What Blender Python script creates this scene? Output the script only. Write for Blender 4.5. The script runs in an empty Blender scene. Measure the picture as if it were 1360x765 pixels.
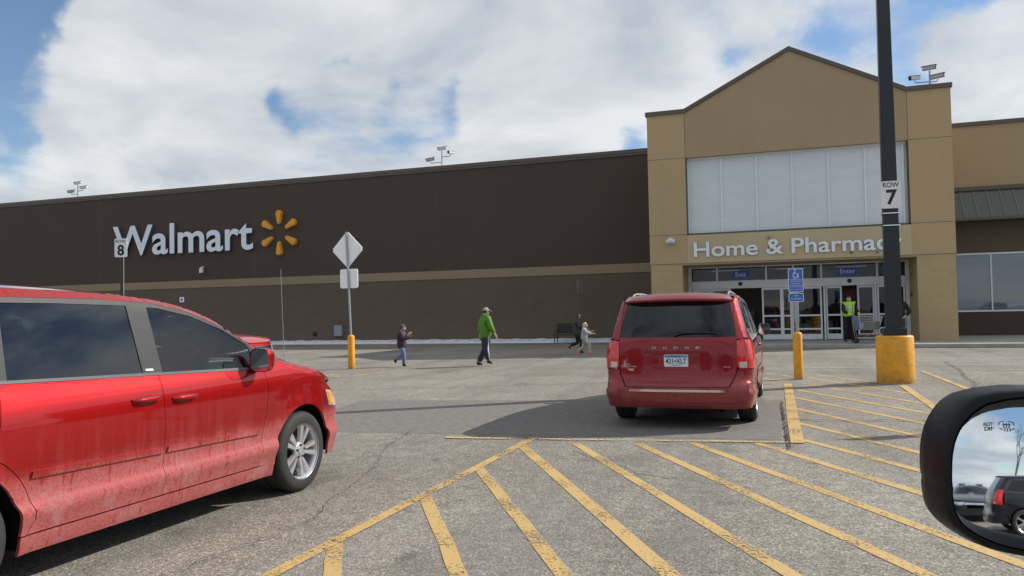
import bpy, bmesh, math, random
from math import sin, cos, pi, radians, sqrt, atan2
from mathutils import Vector, Matrix
from mathutils.geometry import delaunay_2d_cdt, tessellate_polygon

SC = bpy.context.scene
COL = SC.collection
random.seed(7)

# ------------------------------------------------------------------ camera, sky, sun, exposure
F_PX, YAW, ROLL = 1050.0, math.atan(1050.0/3080.0), radians(1.1)
PITCH = math.atan(34.5/1050.0)
cam_d = bpy.data.cameras.new('camera'); cam = bpy.data.objects.new('camera', cam_d); COL.objects.link(cam)
fw = Vector((-sin(YAW)*cos(PITCH), cos(YAW)*cos(PITCH), sin(PITCH)))
r0 = Vector((cos(YAW), sin(YAW), 0)); u0 = r0.cross(fw)
rt = cos(ROLL)*r0 - sin(ROLL)*u0; up = sin(ROLL)*r0 + cos(ROLL)*u0
M = Matrix((rt, up, -fw)).transposed().to_4x4(); M.translation = Vector((0, 0, 1.5))
cam.matrix_world = M
cam_d.sensor_width = 36; cam_d.lens = 36*F_PX/1360.0
cam_d.clip_start = 0.05; cam_d.clip_end = 3000
SC.camera = cam
SC.render.resolution_x = 1024; SC.render.resolution_y = 576
SC.view_settings.view_transform = 'Standard'; SC.view_settings.look = 'None'
SC.view_settings.gamma = 1; SC.view_settings.exposure = 0.30
SC.view_settings.use_curve_mapping = False

SUN_EL = radians(36.0); SUN_DIR = Vector((0.81, 0.586, 0)).normalized()    # horizontal direction towards the sun
to_sun = Vector((SUN_DIR.x*cos(SUN_EL), SUN_DIR.y*cos(SUN_EL), sin(SUN_EL)))
sl = bpy.data.lights.new('sun', 'SUN'); sl.energy = 4.2; sl.angle = radians(0.5); sl.color = (1, 0.95, 0.87)
so = bpy.data.objects.new('sun', sl); COL.objects.link(so)
so.rotation_euler = to_sun.to_track_quat('Z', 'Y').to_euler(); so.location = (20, 20, 40)

def build_world():
    w = bpy.data.worlds.new('World'); SC.world = w; w.use_nodes = True
    nt = w.node_tree; N = nt.nodes; L = nt.links; N.clear()
    out = N.new('ShaderNodeOutputWorld'); bg = N.new('ShaderNodeBackground'); bg.inputs['Strength'].default_value = 0.1
    sky = N.new('ShaderNodeTexSky'); sky.sky_type = 'NISHITA'; sky.sun_disc = False
    sky.sun_elevation = SUN_EL; sky.sun_rotation = atan2(SUN_DIR.x, SUN_DIR.y)
    sky.air_density = 1.0; sky.dust_density = 0.0; sky.ozone_density = 3.0
    tc = N.new('ShaderNodeTexCoord')
    sep = N.new('ShaderNodeSeparateXYZ'); L.new(tc.outputs['Generated'], sep.inputs[0])
    def mth(op, a, b=None, clamp=False):
        n = N.new('ShaderNodeMath'); n.operation = op; n.use_clamp = clamp
        for i, v in enumerate((a, b)):
            if v is None: continue
            if isinstance(v, (int, float)): n.inputs[i].default_value = v
            else: L.new(v, n.inputs[i])
        return n.outputs[0]
    zz = mth('ADD', mth('MAXIMUM', sep.outputs['Z'], 0.0), 0.22)
    cmb = N.new('ShaderNodeCombineXYZ')
    L.new(mth('DIVIDE', sep.outputs['X'], zz), cmb.inputs[0]); L.new(mth('DIVIDE', sep.outputs['Y'], zz), cmb.inputs[1])
    def noise(scale, det, rough, off, dist=0.0):
        mp = N.new('ShaderNodeMapping'); mp.inputs['Location'].default_value = off
        L.new(cmb.outputs[0], mp.inputs[0])
        n = N.new('ShaderNodeTexNoise'); n.inputs['Scale'].default_value = scale; n.inputs['Detail'].default_value = det
        n.inputs['Roughness'].default_value = rough; n.inputs['Distortion'].default_value = dist
        L.new(mp.outputs[0], n.inputs[0]); return n.outputs[0]
    n1 = noise(1.5, 12, 0.56, (3.1, 1.7, 0), 0.2)
    n2 = noise(1.5, 9, 0.52, (9.3, 4.2, 2), 0.3)
    nw = N.new('ShaderNodeTexNoise'); nw.inputs['Scale'].default_value = 9; nw.inputs['Detail'].default_value = 7; L.new(tc.outputs['Generated'], nw.inputs[0])
    wv = N.new('ShaderNodeVectorMath'); wv.operation = 'MULTIPLY_ADD'; L.new(nw.outputs['Color'], wv.inputs[0]); wv.inputs[1].default_value = (.16,.16,.16)
    nd = N.new('ShaderNodeVectorMath'); nd.operation = 'NORMALIZE'; L.new(tc.outputs['Generated'], nd.inputs[0])
    av = N.new('ShaderNodeVectorMath'); av.operation = 'SUBTRACT'; L.new(nd.outputs[0], av.inputs[0]); av.inputs[1].default_value = (.08,.08,.08); L.new(av.outputs[0], wv.inputs[2])
    # openings in the cloud deck: (direction, half-angle, weight)
    dens = mth('MULTIPLY', mth('SUBTRACT', n1, 0.43), 4.4)
    dens = mth('ADD', dens, 0.66)
    for (dx, dy, dz, r, wt) in HOLES:
        v = N.new('ShaderNodeVectorMath'); v.operation = 'DISTANCE'
        L.new(wv.outputs[0], v.inputs[0]); v.inputs[1].default_value = (dx, dy, dz)
        g = mth('SUBTRACT', 1.0, mth('DIVIDE', v.outputs['Value'], r), True)
        g = mth('MULTIPLY', mth('MULTIPLY', g, g), wt)
        dens = mth('SUBTRACT', dens, g)
    dens = mth('MINIMUM', mth('MAXIMUM', dens, 0.0), 1.0)
    ss = N.new('ShaderNodeMapRange'); ss.interpolation_type = 'SMOOTHERSTEP'; L.new(dens, ss.inputs[0])
    ramp = N.new('ShaderNodeValToRGB'); L.new(n2, ramp.inputs[0])
    ramp.color_ramp.elements[0].position = 0.40; ramp.color_ramp.elements[0].color = (0.58, 0.64, 0.72, 1)
    ramp.color_ramp.elements[1].position = 0.60; ramp.color_ramp.elements[1].color = (0.95, 0.975, 1.0, 1)
    sc = N.new('ShaderNodeVectorMath'); sc.operation = 'SCALE'; sc.inputs['Scale'].default_value = CLOUD
    L.new(ramp.outputs[0], sc.inputs[0])
    dt = N.new('ShaderNodeVectorMath'); dt.operation = 'DOT_PRODUCT'; L.new(nd.outputs[0], dt.inputs[0]); dt.inputs[1].default_value = tuple(to_sun)
    pw = mth('POWER', mth('MAXIMUM', dt.outputs['Value'], 0.0), 10.0)
    L.new(mth('MULTIPLY', mth('ADD', mth('MULTIPLY', pw, 1.6), 1.0), CLOUD), sc.inputs['Scale'])
    mx = N.new('ShaderNodeMix'); mx.data_type = 'RGBA'
    L.new(ss.outputs[0], mx.inputs[0]); L.new(sky.outputs[0], mx.inputs[6]); L.new(sc.outputs[0], mx.inputs[7])
    L.new(mx.outputs[2], bg.inputs['Color']); L.new(bg.outputs[0], out.inputs[0])
CLOUD = 6.9
HOLES = [(-0.758,0.573,0.311,0.22,2.0),(-0.746,0.595,0.298,0.10,0.9),(-0.776,0.603,0.185,0.08,1.6),(-0.499,0.814,0.299,0.04,0.9),(-0.549,0.801,0.240,0.06,1.1),(-0.584,0.770,0.259,0.05,0.7),(-0.376,0.889,0.262,0.07,1.2),(-0.440,0.853,0.283,0.05,0.8),(-0.168,0.963,0.209,0.09,1.4),(0.081,0.953,0.293,0.16,1.3),(0.196,0.930,0.311,0.12,1.3),(-0.057,0.952,0.302,0.06,0.6),(0.145,0.956,0.257,0.06,0.8),(-0.681,0.667,0.301,0.13,-2.5),(-0.677,0.716,0.168,0.20,-1.5),(-0.283,0.903,0.324,0.25,-1.6),(0.232,0.952,0.201,0.14,-2.5),(-0.247,0.939,0.238,0.12,-1.5),(0.010,0.945,0.326,0.10,-0.7),(-0.593,0.742,0.313,0.15,-1.0),(0.65,0.60,0.48,0.75,0.75),(0.3,-0.9,0.2,0.35,1.4),(-0.3,-0.9,0.35,0.3,1.2),]
build_world()

# ------------------------------------------------------------------ material helpers
MATS = {}
def mat(name, color, rough=0.6, metal=0.0, coat=0.0, noise=0.0, scale=8.0, bump=0.0, bscale=60.0, spec=0.5, emit=None, color2=None, detail=6, stretch=(1,1,1), crough=0.05):
    if name in MATS: return MATS[name]
    m = bpy.data.materials.new(name); m.use_nodes = True; MATS[name] = m
    nt = m.node_tree; N = nt.nodes; L = nt.links; b = N['Principled BSDF']
    b.inputs['Base Color'].default_value = (*color, 1); b.inputs['Roughness'].default_value = rough
    b.inputs['Metallic'].default_value = metal; b.inputs['Coat Weight'].default_value = coat
    b.inputs['Coat Roughness'].default_value = crough; b.inputs['Specular IOR Level'].default_value = spec
    if emit: b.inputs['Emission Color'].default_value = (*emit[0], 1); b.inputs['Emission Strength'].default_value = emit[1]
    if noise or bump:
        tc = N.new('ShaderNodeTexCoord'); mp = N.new('ShaderNodeMapping'); mp.inputs['Scale'].default_value = stretch
        L.new(tc.outputs['Object'], mp.inputs[0])
    if noise:
        n = N.new('ShaderNodeTexNoise'); n.inputs['Scale'].default_value = scale; n.inputs['Detail'].default_value = detail; n.inputs['Roughness'].default_value = 0.65
        L.new(mp.outputs[0], n.inputs[0])
        r = N.new('ShaderNodeMapRange'); r.inputs['From Min'].default_value = 0.3; r.inputs['From Max'].default_value = 0.7
        L.new(n.outputs[0], r.inputs[0])
        mx = N.new('ShaderNodeMix'); mx.data_type = 'RGBA'
        c2 = color2 if color2 else tuple(c*(1-noise) for c in color)
        c1 = color if color2 else tuple(min(1, c*(1+noise)) for c in color)
        mx.inputs[6].default_value = (*c2, 1); mx.inputs[7].default_value = (*c1, 1)
        L.new(r.outputs[0], mx.inputs[0]); L.new(mx.outputs[2], b.inputs['Base Color'])
    if bump:
        n = N.new('ShaderNodeTexNoise'); n.inputs['Scale'].default_value = bscale; n.inputs['Detail'].default_value = 4
        L.new(mp.outputs[0], n.inputs[0])
        bp = N.new('ShaderNodeBump'); bp.inputs['Strength'].default_value = bump; bp.inputs['Distance'].default_value = 0.01
        L.new(n.outputs[0], bp.inputs['Height']); L.new(bp.outputs[0], b.inputs['Normal'])
    return m

def glass(name, tint, refl_rough=0.0, opac=0.5, base=(0.01,0.012,0.014), ior=1.5, wavy=0.0):
    """pane: part see-through tinted, part mirror (Fresnel), part dark film"""
    m = bpy.data.materials.new(name); m.use_nodes = True; MATS[name] = m
    nt = m.node_tree; N = nt.nodes; L = nt.links; N.clear()
    out = N.new('ShaderNodeOutputMaterial')
    tr = N.new('ShaderNodeBsdfTransparent'); tr.inputs[0].default_value = (*tint, 1)
    df = N.new('ShaderNodeBsdfDiffuse'); df.inputs[0].default_value = (*base, 1)
    gl = N.new('ShaderNodeBsdfGlossy'); gl.inputs['Roughness'].default_value = refl_rough; gl.inputs[0].default_value = (0.95, 0.97, 1, 1)
    if wavy:
        tc = N.new('ShaderNodeTexCoord'); n = N.new('ShaderNodeTexNoise'); n.inputs['Scale'].default_value = 1.2; n.inputs['Detail'].default_value = 1
        L.new(tc.outputs['Object'], n.inputs[0]); bp = N.new('ShaderNodeBump'); bp.inputs['Strength'].default_value = wavy; bp.inputs['Distance'].default_value = 0.05
        L.new(n.outputs[0], bp.inputs['Height']); L.new(bp.outputs[0], gl.inputs['Normal'])
    fr = N.new('ShaderNodeFresnel'); fr.inputs[0].default_value = ior
    a = N.new('ShaderNodeMixShader'); a.inputs[0].default_value = opac; L.new(tr.outputs[0], a.inputs[1]); L.new(df.outputs[0], a.inputs[2])
    b = N.new('ShaderNodeMixShader'); L.new(fr.outputs[0], b.inputs[0]); L.new(a.outputs[0], b.inputs[1]); L.new(gl.outputs[0], b.inputs[2])
    L.new(b.outputs[0], out.inputs[0]); return m

# ------------------------------------------------------------------ object helpers
def obj(name, bm, m, parent=None, smooth=False, angle=None):
    me = bpy.data.meshes.new(name)
    if isinstance(bm, bmesh.types.BMesh): bm.to_mesh(me); bm.free()
    else: me = bm
    if m is not None:
        for mm in (m if isinstance(m, (list, tuple)) else [m]): me.materials.append(mm)
    if smooth:
        me.polygons.foreach_set('use_smooth', [True]*len(me.polygons))
        if angle: me.set_sharp_from_angle(angle=radians(angle))
    o = bpy.data.objects.new(name, me); COL.objects.link(o)
    if parent: o.parent = parent
    return o
def tag(o, label, cat, group=None, kind=None):
    if label: o['label'] = label
    if cat: o['category'] = cat
    if group: o['group'] = group
    if kind: o['kind'] = kind
    return o
def thing(name, label, cat, loc=(0,0,0), rz=0, group=None, kind=None):
    o = bpy.data.objects.new(name, None); COL.objects.link(o); o.empty_display_size = 0.2
    o.location = loc; o.rotation_euler = (0, 0, rz); return tag(o, label, cat, group, kind)
def struct(name, bm, m):
    o = obj(name, bm, m); o['kind'] = 'structure'; return o
def copy_tree(o, parent=None):
    c = o.copy(); COL.objects.link(c); c.parent = parent
    for ch in list(o.children): copy_tree(ch, c)
    return c
def BM(): return bmesh.new()
def box(bm, x0, x1, y0, y1, z0, z1, bev=0.0, mtx=None, mi=0):
    vs = [bm.verts.new((x, y, z)) for x in (x0, x1) for y in (y0, y1) for z in (z0, z1)]
    fs = [bm.faces.new([vs[i] for i in f]) for f in ((0,1,3,2),(4,6,7,5),(0,4,5,1),(2,3,7,6),(0,2,6,4),(1,5,7,3))]
    for f in fs: f.material_index = mi
    if bev:
        es = list({e for f in fs for e in f.edges})
        r = bmesh.ops.bevel(bm, geom=es, offset=bev, segments=2, affect='EDGES', profile=0.5)
        vs = list({v for f in r['faces'] for v in f.verts} | {v for v in vs if v.is_valid})
    if mtx is not None:
        for v in vs: v.co = mtx @ v.co
    return vs
def tube(bm, pts, r, n=8, caps=True):
    pts = [Vector(p) for p in pts]; rings = []
    rs = r if isinstance(r, (list, tuple)) else [r]*len(pts)
    for i, p in enumerate(pts):
        a = pts[max(0, i-1)]; b = pts[min(len(pts)-1, i+1)]; d = (b-a).normalized()
        q = d.to_track_quat('Z', 'Y')
        rings.append([bm.verts.new(p + q @ Vector((rs[i]*cos(2*pi*k/n), rs[i]*sin(2*pi*k/n), 0))) for k in range(n)])
    for i in range(len(rings)-1):
        for k in range(n):
            bm.faces.new((rings[i][k], rings[i][(k+1) % n], rings[i+1][(k+1) % n], rings[i+1][k]))
    if caps:
        bm.faces.new(list(reversed(rings[0]))); bm.faces.new(rings[-1])
def lathe(bm, prof, n=32, axis='Z', c=(0,0,0), closed=False):
    c = Vector(c); rings = []
    for (r, h) in prof:
        ring = []
        for k in range(n):
            a = 2*pi*k/n
            if axis == 'Z': p = Vector((r*cos(a), r*sin(a), h))
            elif axis == 'X': p = Vector((h, r*cos(a), r*sin(a)))
            else: p = Vector((r*cos(a), h, r*sin(a)))
            ring.append(bm.verts.new(c+p))
        rings.append(ring)
    m = len(rings)
    for i in range(m if closed else m-1):
        for k in range(n):
            A, B = rings[i], rings[(i+1) % m]
            bm.faces.new((A[k], A[(k+1) % n], B[(k+1) % n], B[k]))
    if not closed:
        for rg, pr in ((rings[0], prof[0]), (rings[-1], prof[-1])):
            if pr[0] > 1e-4: bm.faces.new(rg)
    bmesh.ops.recalc_face_normals(bm, faces=bm.faces[:])
def prism(bm, poly, a0, a1, plane='XZ', mi=0):
    """extrude a 2-D polygon; plane XZ -> along Y, YZ -> along X, XY -> along Z"""
    def P(u, v, h):
        return (u, h, v) if plane == 'XZ' else ((h, u, v) if plane == 'YZ' else (u, v, h))
    A = [bm.verts.new(P(u, v, a0)) for u, v in poly]; B = [bm.verts.new(P(u, v, a1)) for u, v in poly]
    n = len(poly); fs = []
    for i in range(n): fs.append(bm.faces.new((A[i], A[(i+1) % n], B[(i+1) % n], B[i])))
    fs.append(bm.faces.new(list(reversed(A)))); fs.append(bm.faces.new(B))
    for f in fs: f.material_index = mi
    bmesh.ops.recalc_face_normals(bm, faces=fs)
    return fs
def rrect(w, h, r, n=4, cx=0, cy=0):
    o = []
    for (sx, sy, a0) in ((1, -1, -90), (1, 1, 0), (-1, 1, 90), (-1, -1, 180)):
        for k in range(n+1):
            a = radians(a0 + 90*k/n)
            o.append((cx+sx*(w/2-r)+r*cos(a), cy+sy*(h/2-r)+r*sin(a)))
    return o
def interp(tab, x):
    if x <= tab[0][0]: return tab[0][1]
    for (a, va), (b, vb) in zip(tab, tab[1:]):
        if x <= b:
            t = (x-a)/(b-a); return va + (vb-va)*t
    return tab[-1][1]
def sinterp(tab, x):
    """smooth (Catmull-Rom) interpolation"""
    n = len(tab)
    if x <= tab[0][0]: return tab[0][1]
    if x >= tab[-1][0]: return tab[-1][1]
    for i in range(n-1):
        x0, y0 = tab[i]; x1, y1 = tab[i+1]
        if x <= x1:
            def sl(j):
                if j <= 0: return (tab[1][1]-tab[0][1])/(tab[1][0]-tab[0][0])
                if j >= n-1: return (tab[-1][1]-tab[-2][1])/(tab[-1][0]-tab[-2][0])
                return (tab[j+1][1]-tab[j-1][1])/(tab[j+1][0]-tab[j-1][0])
            h = x1-x0; t = (x-x0)/h; m0 = sl(i)*h; m1 = sl(i+1)*h
            return (2*t**3-3*t*t+1)*y0+(t**3-2*t*t+t)*m0+(-2*t**3+3*t*t)*y1+(t**3-t*t)*m1
def text(name, s, m, parent, w=None, h=None, depth=0.01, loc=(0,0,0), bold=0.0, rot=(pi/2,0,0), spacing=1.0, per_letter=False, align='CENTER', zmin=False, bevel=0.0):
    """solid lettering; local X = reading direction, local Y = up, then rot, then loc"""
    cu = bpy.data.curves.new('t', 'FONT'); cu.body = s; cu.size = 1; cu.extrude = 0.5; cu.offset = bold
    cu.space_character = spacing; cu.resolution_u = 4
    if bevel: cu.bevel_depth = bevel; cu.bevel_resolution = 1
    o = bpy.data.objects.new('t', cu); COL.objects.link(o)
    dg = bpy.context.evaluated_depsgraph_get(); dg.update()
    me = bpy.data.meshes.new_from_object(o.evaluated_get(dg))
    bpy.data.objects.remove(o); me.materials.clear()
    xs = [v.co.x for v in me.vertices]; ys = [v.co.y for v in me.vertices]; zs = [v.co.z for v in me.vertices]
    sx = w/(max(xs)-min(xs)) if w else None; sy = h/(max(ys)-min(ys)) if h else None
    if sx is None: sx = sy
    if sy is None: sy = sx
    x0 = (min(xs)+max(xs))/2 if align == 'CENTER' else min(xs); y0 = min(ys)
    sz = depth/(max(zs)-min(zs)); R = Matrix.Translation(loc) @ (Matrix.Rotation(rot[2], 4, 'Z') @ Matrix.Rotation(rot[1], 4, 'Y') @ Matrix.Rotation(rot[0], 4, 'X'))
    for v in me.vertices: v.co = R @ Vector(((v.co.x-x0)*sx, (v.co.y-y0)*sy, (v.co.z-min(zs))*sz))
    if R.determinant() < 0 or sx < 0: me.flip_normals()
    return obj(name, me, m, parent)
# ------------------------------------------------------------------ materials
def asphalt_mat():
    m = bpy.data.materials.new('asphalt'); m.use_nodes = True
    nt = m.node_tree; N = nt.nodes; L = nt.links; b = N['Principled BSDF']
    tc = N.new('ShaderNodeTexCoord')
    def nz(scale, det=4, rough=0.6, st=(1,1,1)):
        mp = N.new('ShaderNodeMapping'); mp.inputs['Scale'].default_value = st; L.new(tc.outputs['Object'], mp.inputs[0])
        n = N.new('ShaderNodeTexNoise'); n.inputs['Scale'].default_value = scale; n.inputs['Detail'].default_value = det; n.inputs['Roughness'].default_value = rough
        L.new(mp.outputs[0], n.inputs[0]); return n.outputs[0]
    def ramp(src, stops):
        r = N.new('ShaderNodeValToRGB'); L.new(src, r.inputs[0]); e = r.color_ramp.elements
        while len(e) < len(stops): e.new(0.5)
        for k, (p, c) in enumerate(stops): e[k].position = p; e[k].color = (*c, 1)
        return r.outputs[0]
    def mix(f, a, c, mode='MIX'):
        x = N.new('ShaderNodeMix'); x.data_type = 'RGBA'; x.blend_type = mode
        for i, v in ((0, f), (6, a), (7, c)):
            if isinstance(v, (int, float)): x.inputs[i].default_value = v
            elif isinstance(v, tuple): x.inputs[i].default_value = (*v, 1)
            else: L.new(v, x.inputs[i])
        return x.outputs[2]
    big = ramp(nz(0.22, 5), [(0.3, (0.182, 0.167, 0.142)), (0.7, (0.280, 0.259, 0.222))])
    # aggregate: light and dark stones
    v = N.new('ShaderNodeTexVoronoi'); v.inputs['Scale'].default_value = 85; L.new(tc.outputs['Object'], v.inputs[0])
    sp = N.new('ShaderNodeSeparateColor'); L.new(v.outputs['Color'], sp.inputs[0])
    stone = ramp(sp.outputs[0], [(0.0, (0.50, 0.50, 0.50)), (0.45, (0.85, 0.85, 0.84)), (0.8, (1.12, 1.11, 1.1)), (1.0, (1.75, 1.72, 1.68))])
    c = mix(1.0, big, stone, 'MULTIPLY')
    mid = ramp(nz(6, 6, 0.7), [(0.35, (0.82, 0.82, 0.82)), (0.65, (1.15, 1.15, 1.15))])
    c = mix(1.0, c, mid, 'MULTIPLY')
    # traffic smears and salt
    sm = ramp(nz(0.6, 6, 0.6, (1, 0.25, 1)), [(0.52, (0, 0, 0)), (0.70, (1, 1, 1))])
    sal = mix(0.30, (0, 0, 0), sm)
    c = mix(sal, c, (0.34, 0.335, 0.33))
    salt = ramp(nz(1.1, 9, 0.72), [(0.60, (0, 0, 0)), (0.72, (0.5, 0.5, 0.5))])
    c = mix(salt, c, (0.42, 0.42, 0.42))
    spots = ramp(nz(11, 2, 0.5), [(0.74, (0, 0, 0)), (0.78, (0.7, 0.7, 0.7))])
    c = mix(spots, c, (0.5, 0.5, 0.5))
    dk = ramp(nz(0.9, 4, 0.5), [(0.30, (0.35, 0.35, 0.35)), (0.40, (0, 0, 0))])
    c = mix(dk, c, (0.07, 0.068, 0.065))
    oil = ramp(nz(1.9, 3, 0.5, (1, 1, 1)), [(0.66, (0, 0, 0)), (0.74, (0.55, 0.55, 0.55))])
    c = mix(oil, c, (0.06, 0.057, 0.053))
    trk = ramp(nz(1.3, 5, 0.6, (0.9, 0.06, 1)), [(0.50, (0, 0, 0)), (0.62, (0.30, 0.30, 0.30))])
    c = mix(trk, c, (0.11, 0.105, 0.098))
    L.new(c, b.inputs['Base Color']); b.inputs['Roughness'].default_value = 0.88; b.inputs['Specular IOR Level'].default_value = 0.3
    bp = N.new('ShaderNodeBump'); bp.inputs['Strength'].default_value = 0.55; bp.inputs['Distance'].default_value = 0.006
    L.new(v.outputs['Distance'], bp.inputs['Height']); L.new(bp.outputs[0], b.inputs['Normal'])
    return m

def paintline_mat(name, col, wear=0.5):
    """road paint worn through to the asphalt: transparent where it has gone"""
    m = bpy.data.materials.new(name); m.use_nodes = True
    nt = m.node_tree; N = nt.nodes; L = nt.links; b = N['Principled BSDF']; out = N['Material Output']
    tc = N.new('ShaderNodeTexCoord')
    n = N.new('ShaderNodeTexNoise'); n.inputs['Scale'].default_value = 38; n.inputs['Detail'].default_value = 8; n.inputs['Roughness'].default_value = 0.75
    L.new(tc.outputs['Object'], n.inputs[0])
    n2 = N.new('ShaderNodeTexNoise'); n2.inputs['Scale'].default_value = 1.6; n2.inputs['Detail'].default_value = 4; L.new(tc.outputs['Object'], n2.inputs[0])
    a = N.new('ShaderNodeMath'); a.operation = 'MULTIPLY_ADD'; L.new(n2.outputs[0], a.inputs[0]); a.inputs[1].default_value = 0.55; L.new(n.outputs[0], a.inputs[2])
    r = N.new('ShaderNodeMapRange'); r.inputs['From Min'].default_value = wear; r.inputs['From Max'].default_value = wear+0.10; L.new(a.outputs[0], r.inputs[0])
    tr = N.new('ShaderNodeBsdfTransparent'); mx = N.new('ShaderNodeMixShader')
    L.new(r.outputs[0], mx.inputs[0]); L.new(tr.outputs[0], mx.inputs[1]); L.new(b.outputs[0], mx.inputs[2]); L.new(mx.outputs[0], out.inputs[0])
    cm = N.new('ShaderNodeMix'); cm.data_type = 'RGBA'; L.new(n.outputs[0], cm.inputs[0])
    cm.inputs[6].default_value = (*[c*0.72 for c in col], 1); cm.inputs[7].default_value = (*[min(1, c*1.2) for c in col], 1)
    L.new(cm.outputs[2], b.inputs['Base Color']); b.inputs['Roughness'].default_value = 0.8
    return m

def carpaint(name, col, dirt=0.0, metal=0.6, rough=0.38, bump=0.02):
    m = bpy.data.materials.new(name); m.use_nodes = True
    nt = m.node_tree; N = nt.nodes; L = nt.links; b = N['Principled BSDF']
    b.inputs['Metallic'].default_value = metal; b.inputs['Roughness'].default_value = rough
    b.inputs['Coat Weight'].default_value = 1.0; b.inputs['Coat Roughness'].default_value = 0.04; b.inputs['Specular IOR Level'].default_value = 0.12; b.inputs['Coat IOR'].default_value = 1.42
    b.inputs['Base Color'].default_value = (*col, 1)
    tc = N.new('ShaderNodeTexCoord')
    if dirt:
        sep = N.new('ShaderNodeSeparateXYZ'); L.new(tc.outputs['Object'], sep.inputs[0])
        def nz(scale, det, st, rough_=0.6):
            mp = N.new('ShaderNodeMapping'); mp.inputs['Scale'].default_value = st; L.new(tc.outputs['Object'], mp.inputs[0])
            n = N.new('ShaderNodeTexNoise'); n.inputs['Scale'].default_value = scale; n.inputs['Detail'].default_value = det; n.inputs['Roughness'].default_value = rough_
            L.new(mp.outputs[0], n.inputs[0]); return n.outputs[0]
        def M2(op, a, c, clamp=False):
            n = N.new('ShaderNodeMath'); n.operation = op; n.use_clamp = clamp
            for i, v in enumerate((a, c)):
                if isinstance(v, (int, float)): n.inputs[i].default_value = v
                else: L.new(v, n.inputs[i])
            return n.outputs[0]
        def mr(src, a, c, lo=0.0, hi=1.0):
            n = N.new('ShaderNodeMapRange'); L.new(src, n.inputs[0]); n.inputs[1].default_value = a; n.inputs[2].default_value = c
            n.inputs[3].default_value = lo; n.inputs[4].default_value = hi; n.interpolation_type = 'SMOOTHSTEP'; return n.outputs[0]
        z = sep.outputs['Z']
        blot = nz(2.2, 6, (1, 1, 1), 0.65); fine = nz(70, 4, (1, 1, 1), 0.7); streak = nz(16, 3, (1, 1, 0.05)); st2 = nz(34, 2, (1, 1, 0.035))
        zz = M2('ADD', z, M2('MULTIPLY', M2('SUBTRACT', blot, 0.5), 0.22))
        film = mr(zz, 0.72, 0.54, 0.0, 1.0)
        runs = M2('MULTIPLY', mr(streak, 0.44, 0.60), mr(z, 1.02, 0.72))
        wash = M2('MULTIPLY', mr(st2, 0.60, 0.68), 0.55)
        d = M2('ADD', M2('MULTIPLY', film, 0.95), M2('MULTIPLY', runs, 0.16), True)
        d = M2('MULTIPLY', d, M2('SUBTRACT', 1.0, wash))
        d = M2('MULTIPLY', d, mr(fine, 0.30, 0.62, 0.45, 1.0))
        crust = M2('MULTIPLY', mr(nz(3.1, 9, (1, 1, 1), 0.75), 0.50, 0.66), mr(z, 0.78, 0.45))
        d = M2('MULTIPLY', M2('ADD', M2('MULTIPLY', d, 0.62), M2('MULTIPLY', crust, 0.35), True), dirt)
        # grit flecks
        fl = M2('MULTIPLY', mr(nz(95, 2, (1, 1, 1)), 0.66, 0.74), mr(z, 0.9, 0.45, 0.0, 0.45))
        d = M2('ADD', d, fl, True)
        cx = N.new('ShaderNodeMix'); cx.data_type = 'RGBA'; L.new(d, cx.inputs[0]); cx.inputs[6].default_value = (*col, 1); cx.inputs[7].default_value = (0.36, 0.205, 0.20, 1)
        L.new(cx.outputs[2], b.inputs['Base Color'])
        L.new(mr(d, 0, 0.7, 1.0, 0.12), b.inputs['Coat Weight'])
        L.new(mr(d, 0, 0.7, rough, 0.75), b.inputs['Roughness'])
        L.new(mr(d, 0, 0.5, metal, 0.0), b.inputs['Metallic'])
    n = N.new('ShaderNodeTexNoise'); n.inputs['Scale'].default_value = 2.5; n.inputs['Detail'].default_value = 1; L.new(tc.outputs['Object'], n.inputs[0])
    bp = N.new('ShaderNodeBump'); bp.inputs['Strength'].default_value = bump; bp.inputs['Distance'].default_value = 0.05
    L.new(n.outputs[0], bp.inputs['Height']); L.new(bp.outputs[0], b.inputs['Coat Normal'])
    return m

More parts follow.
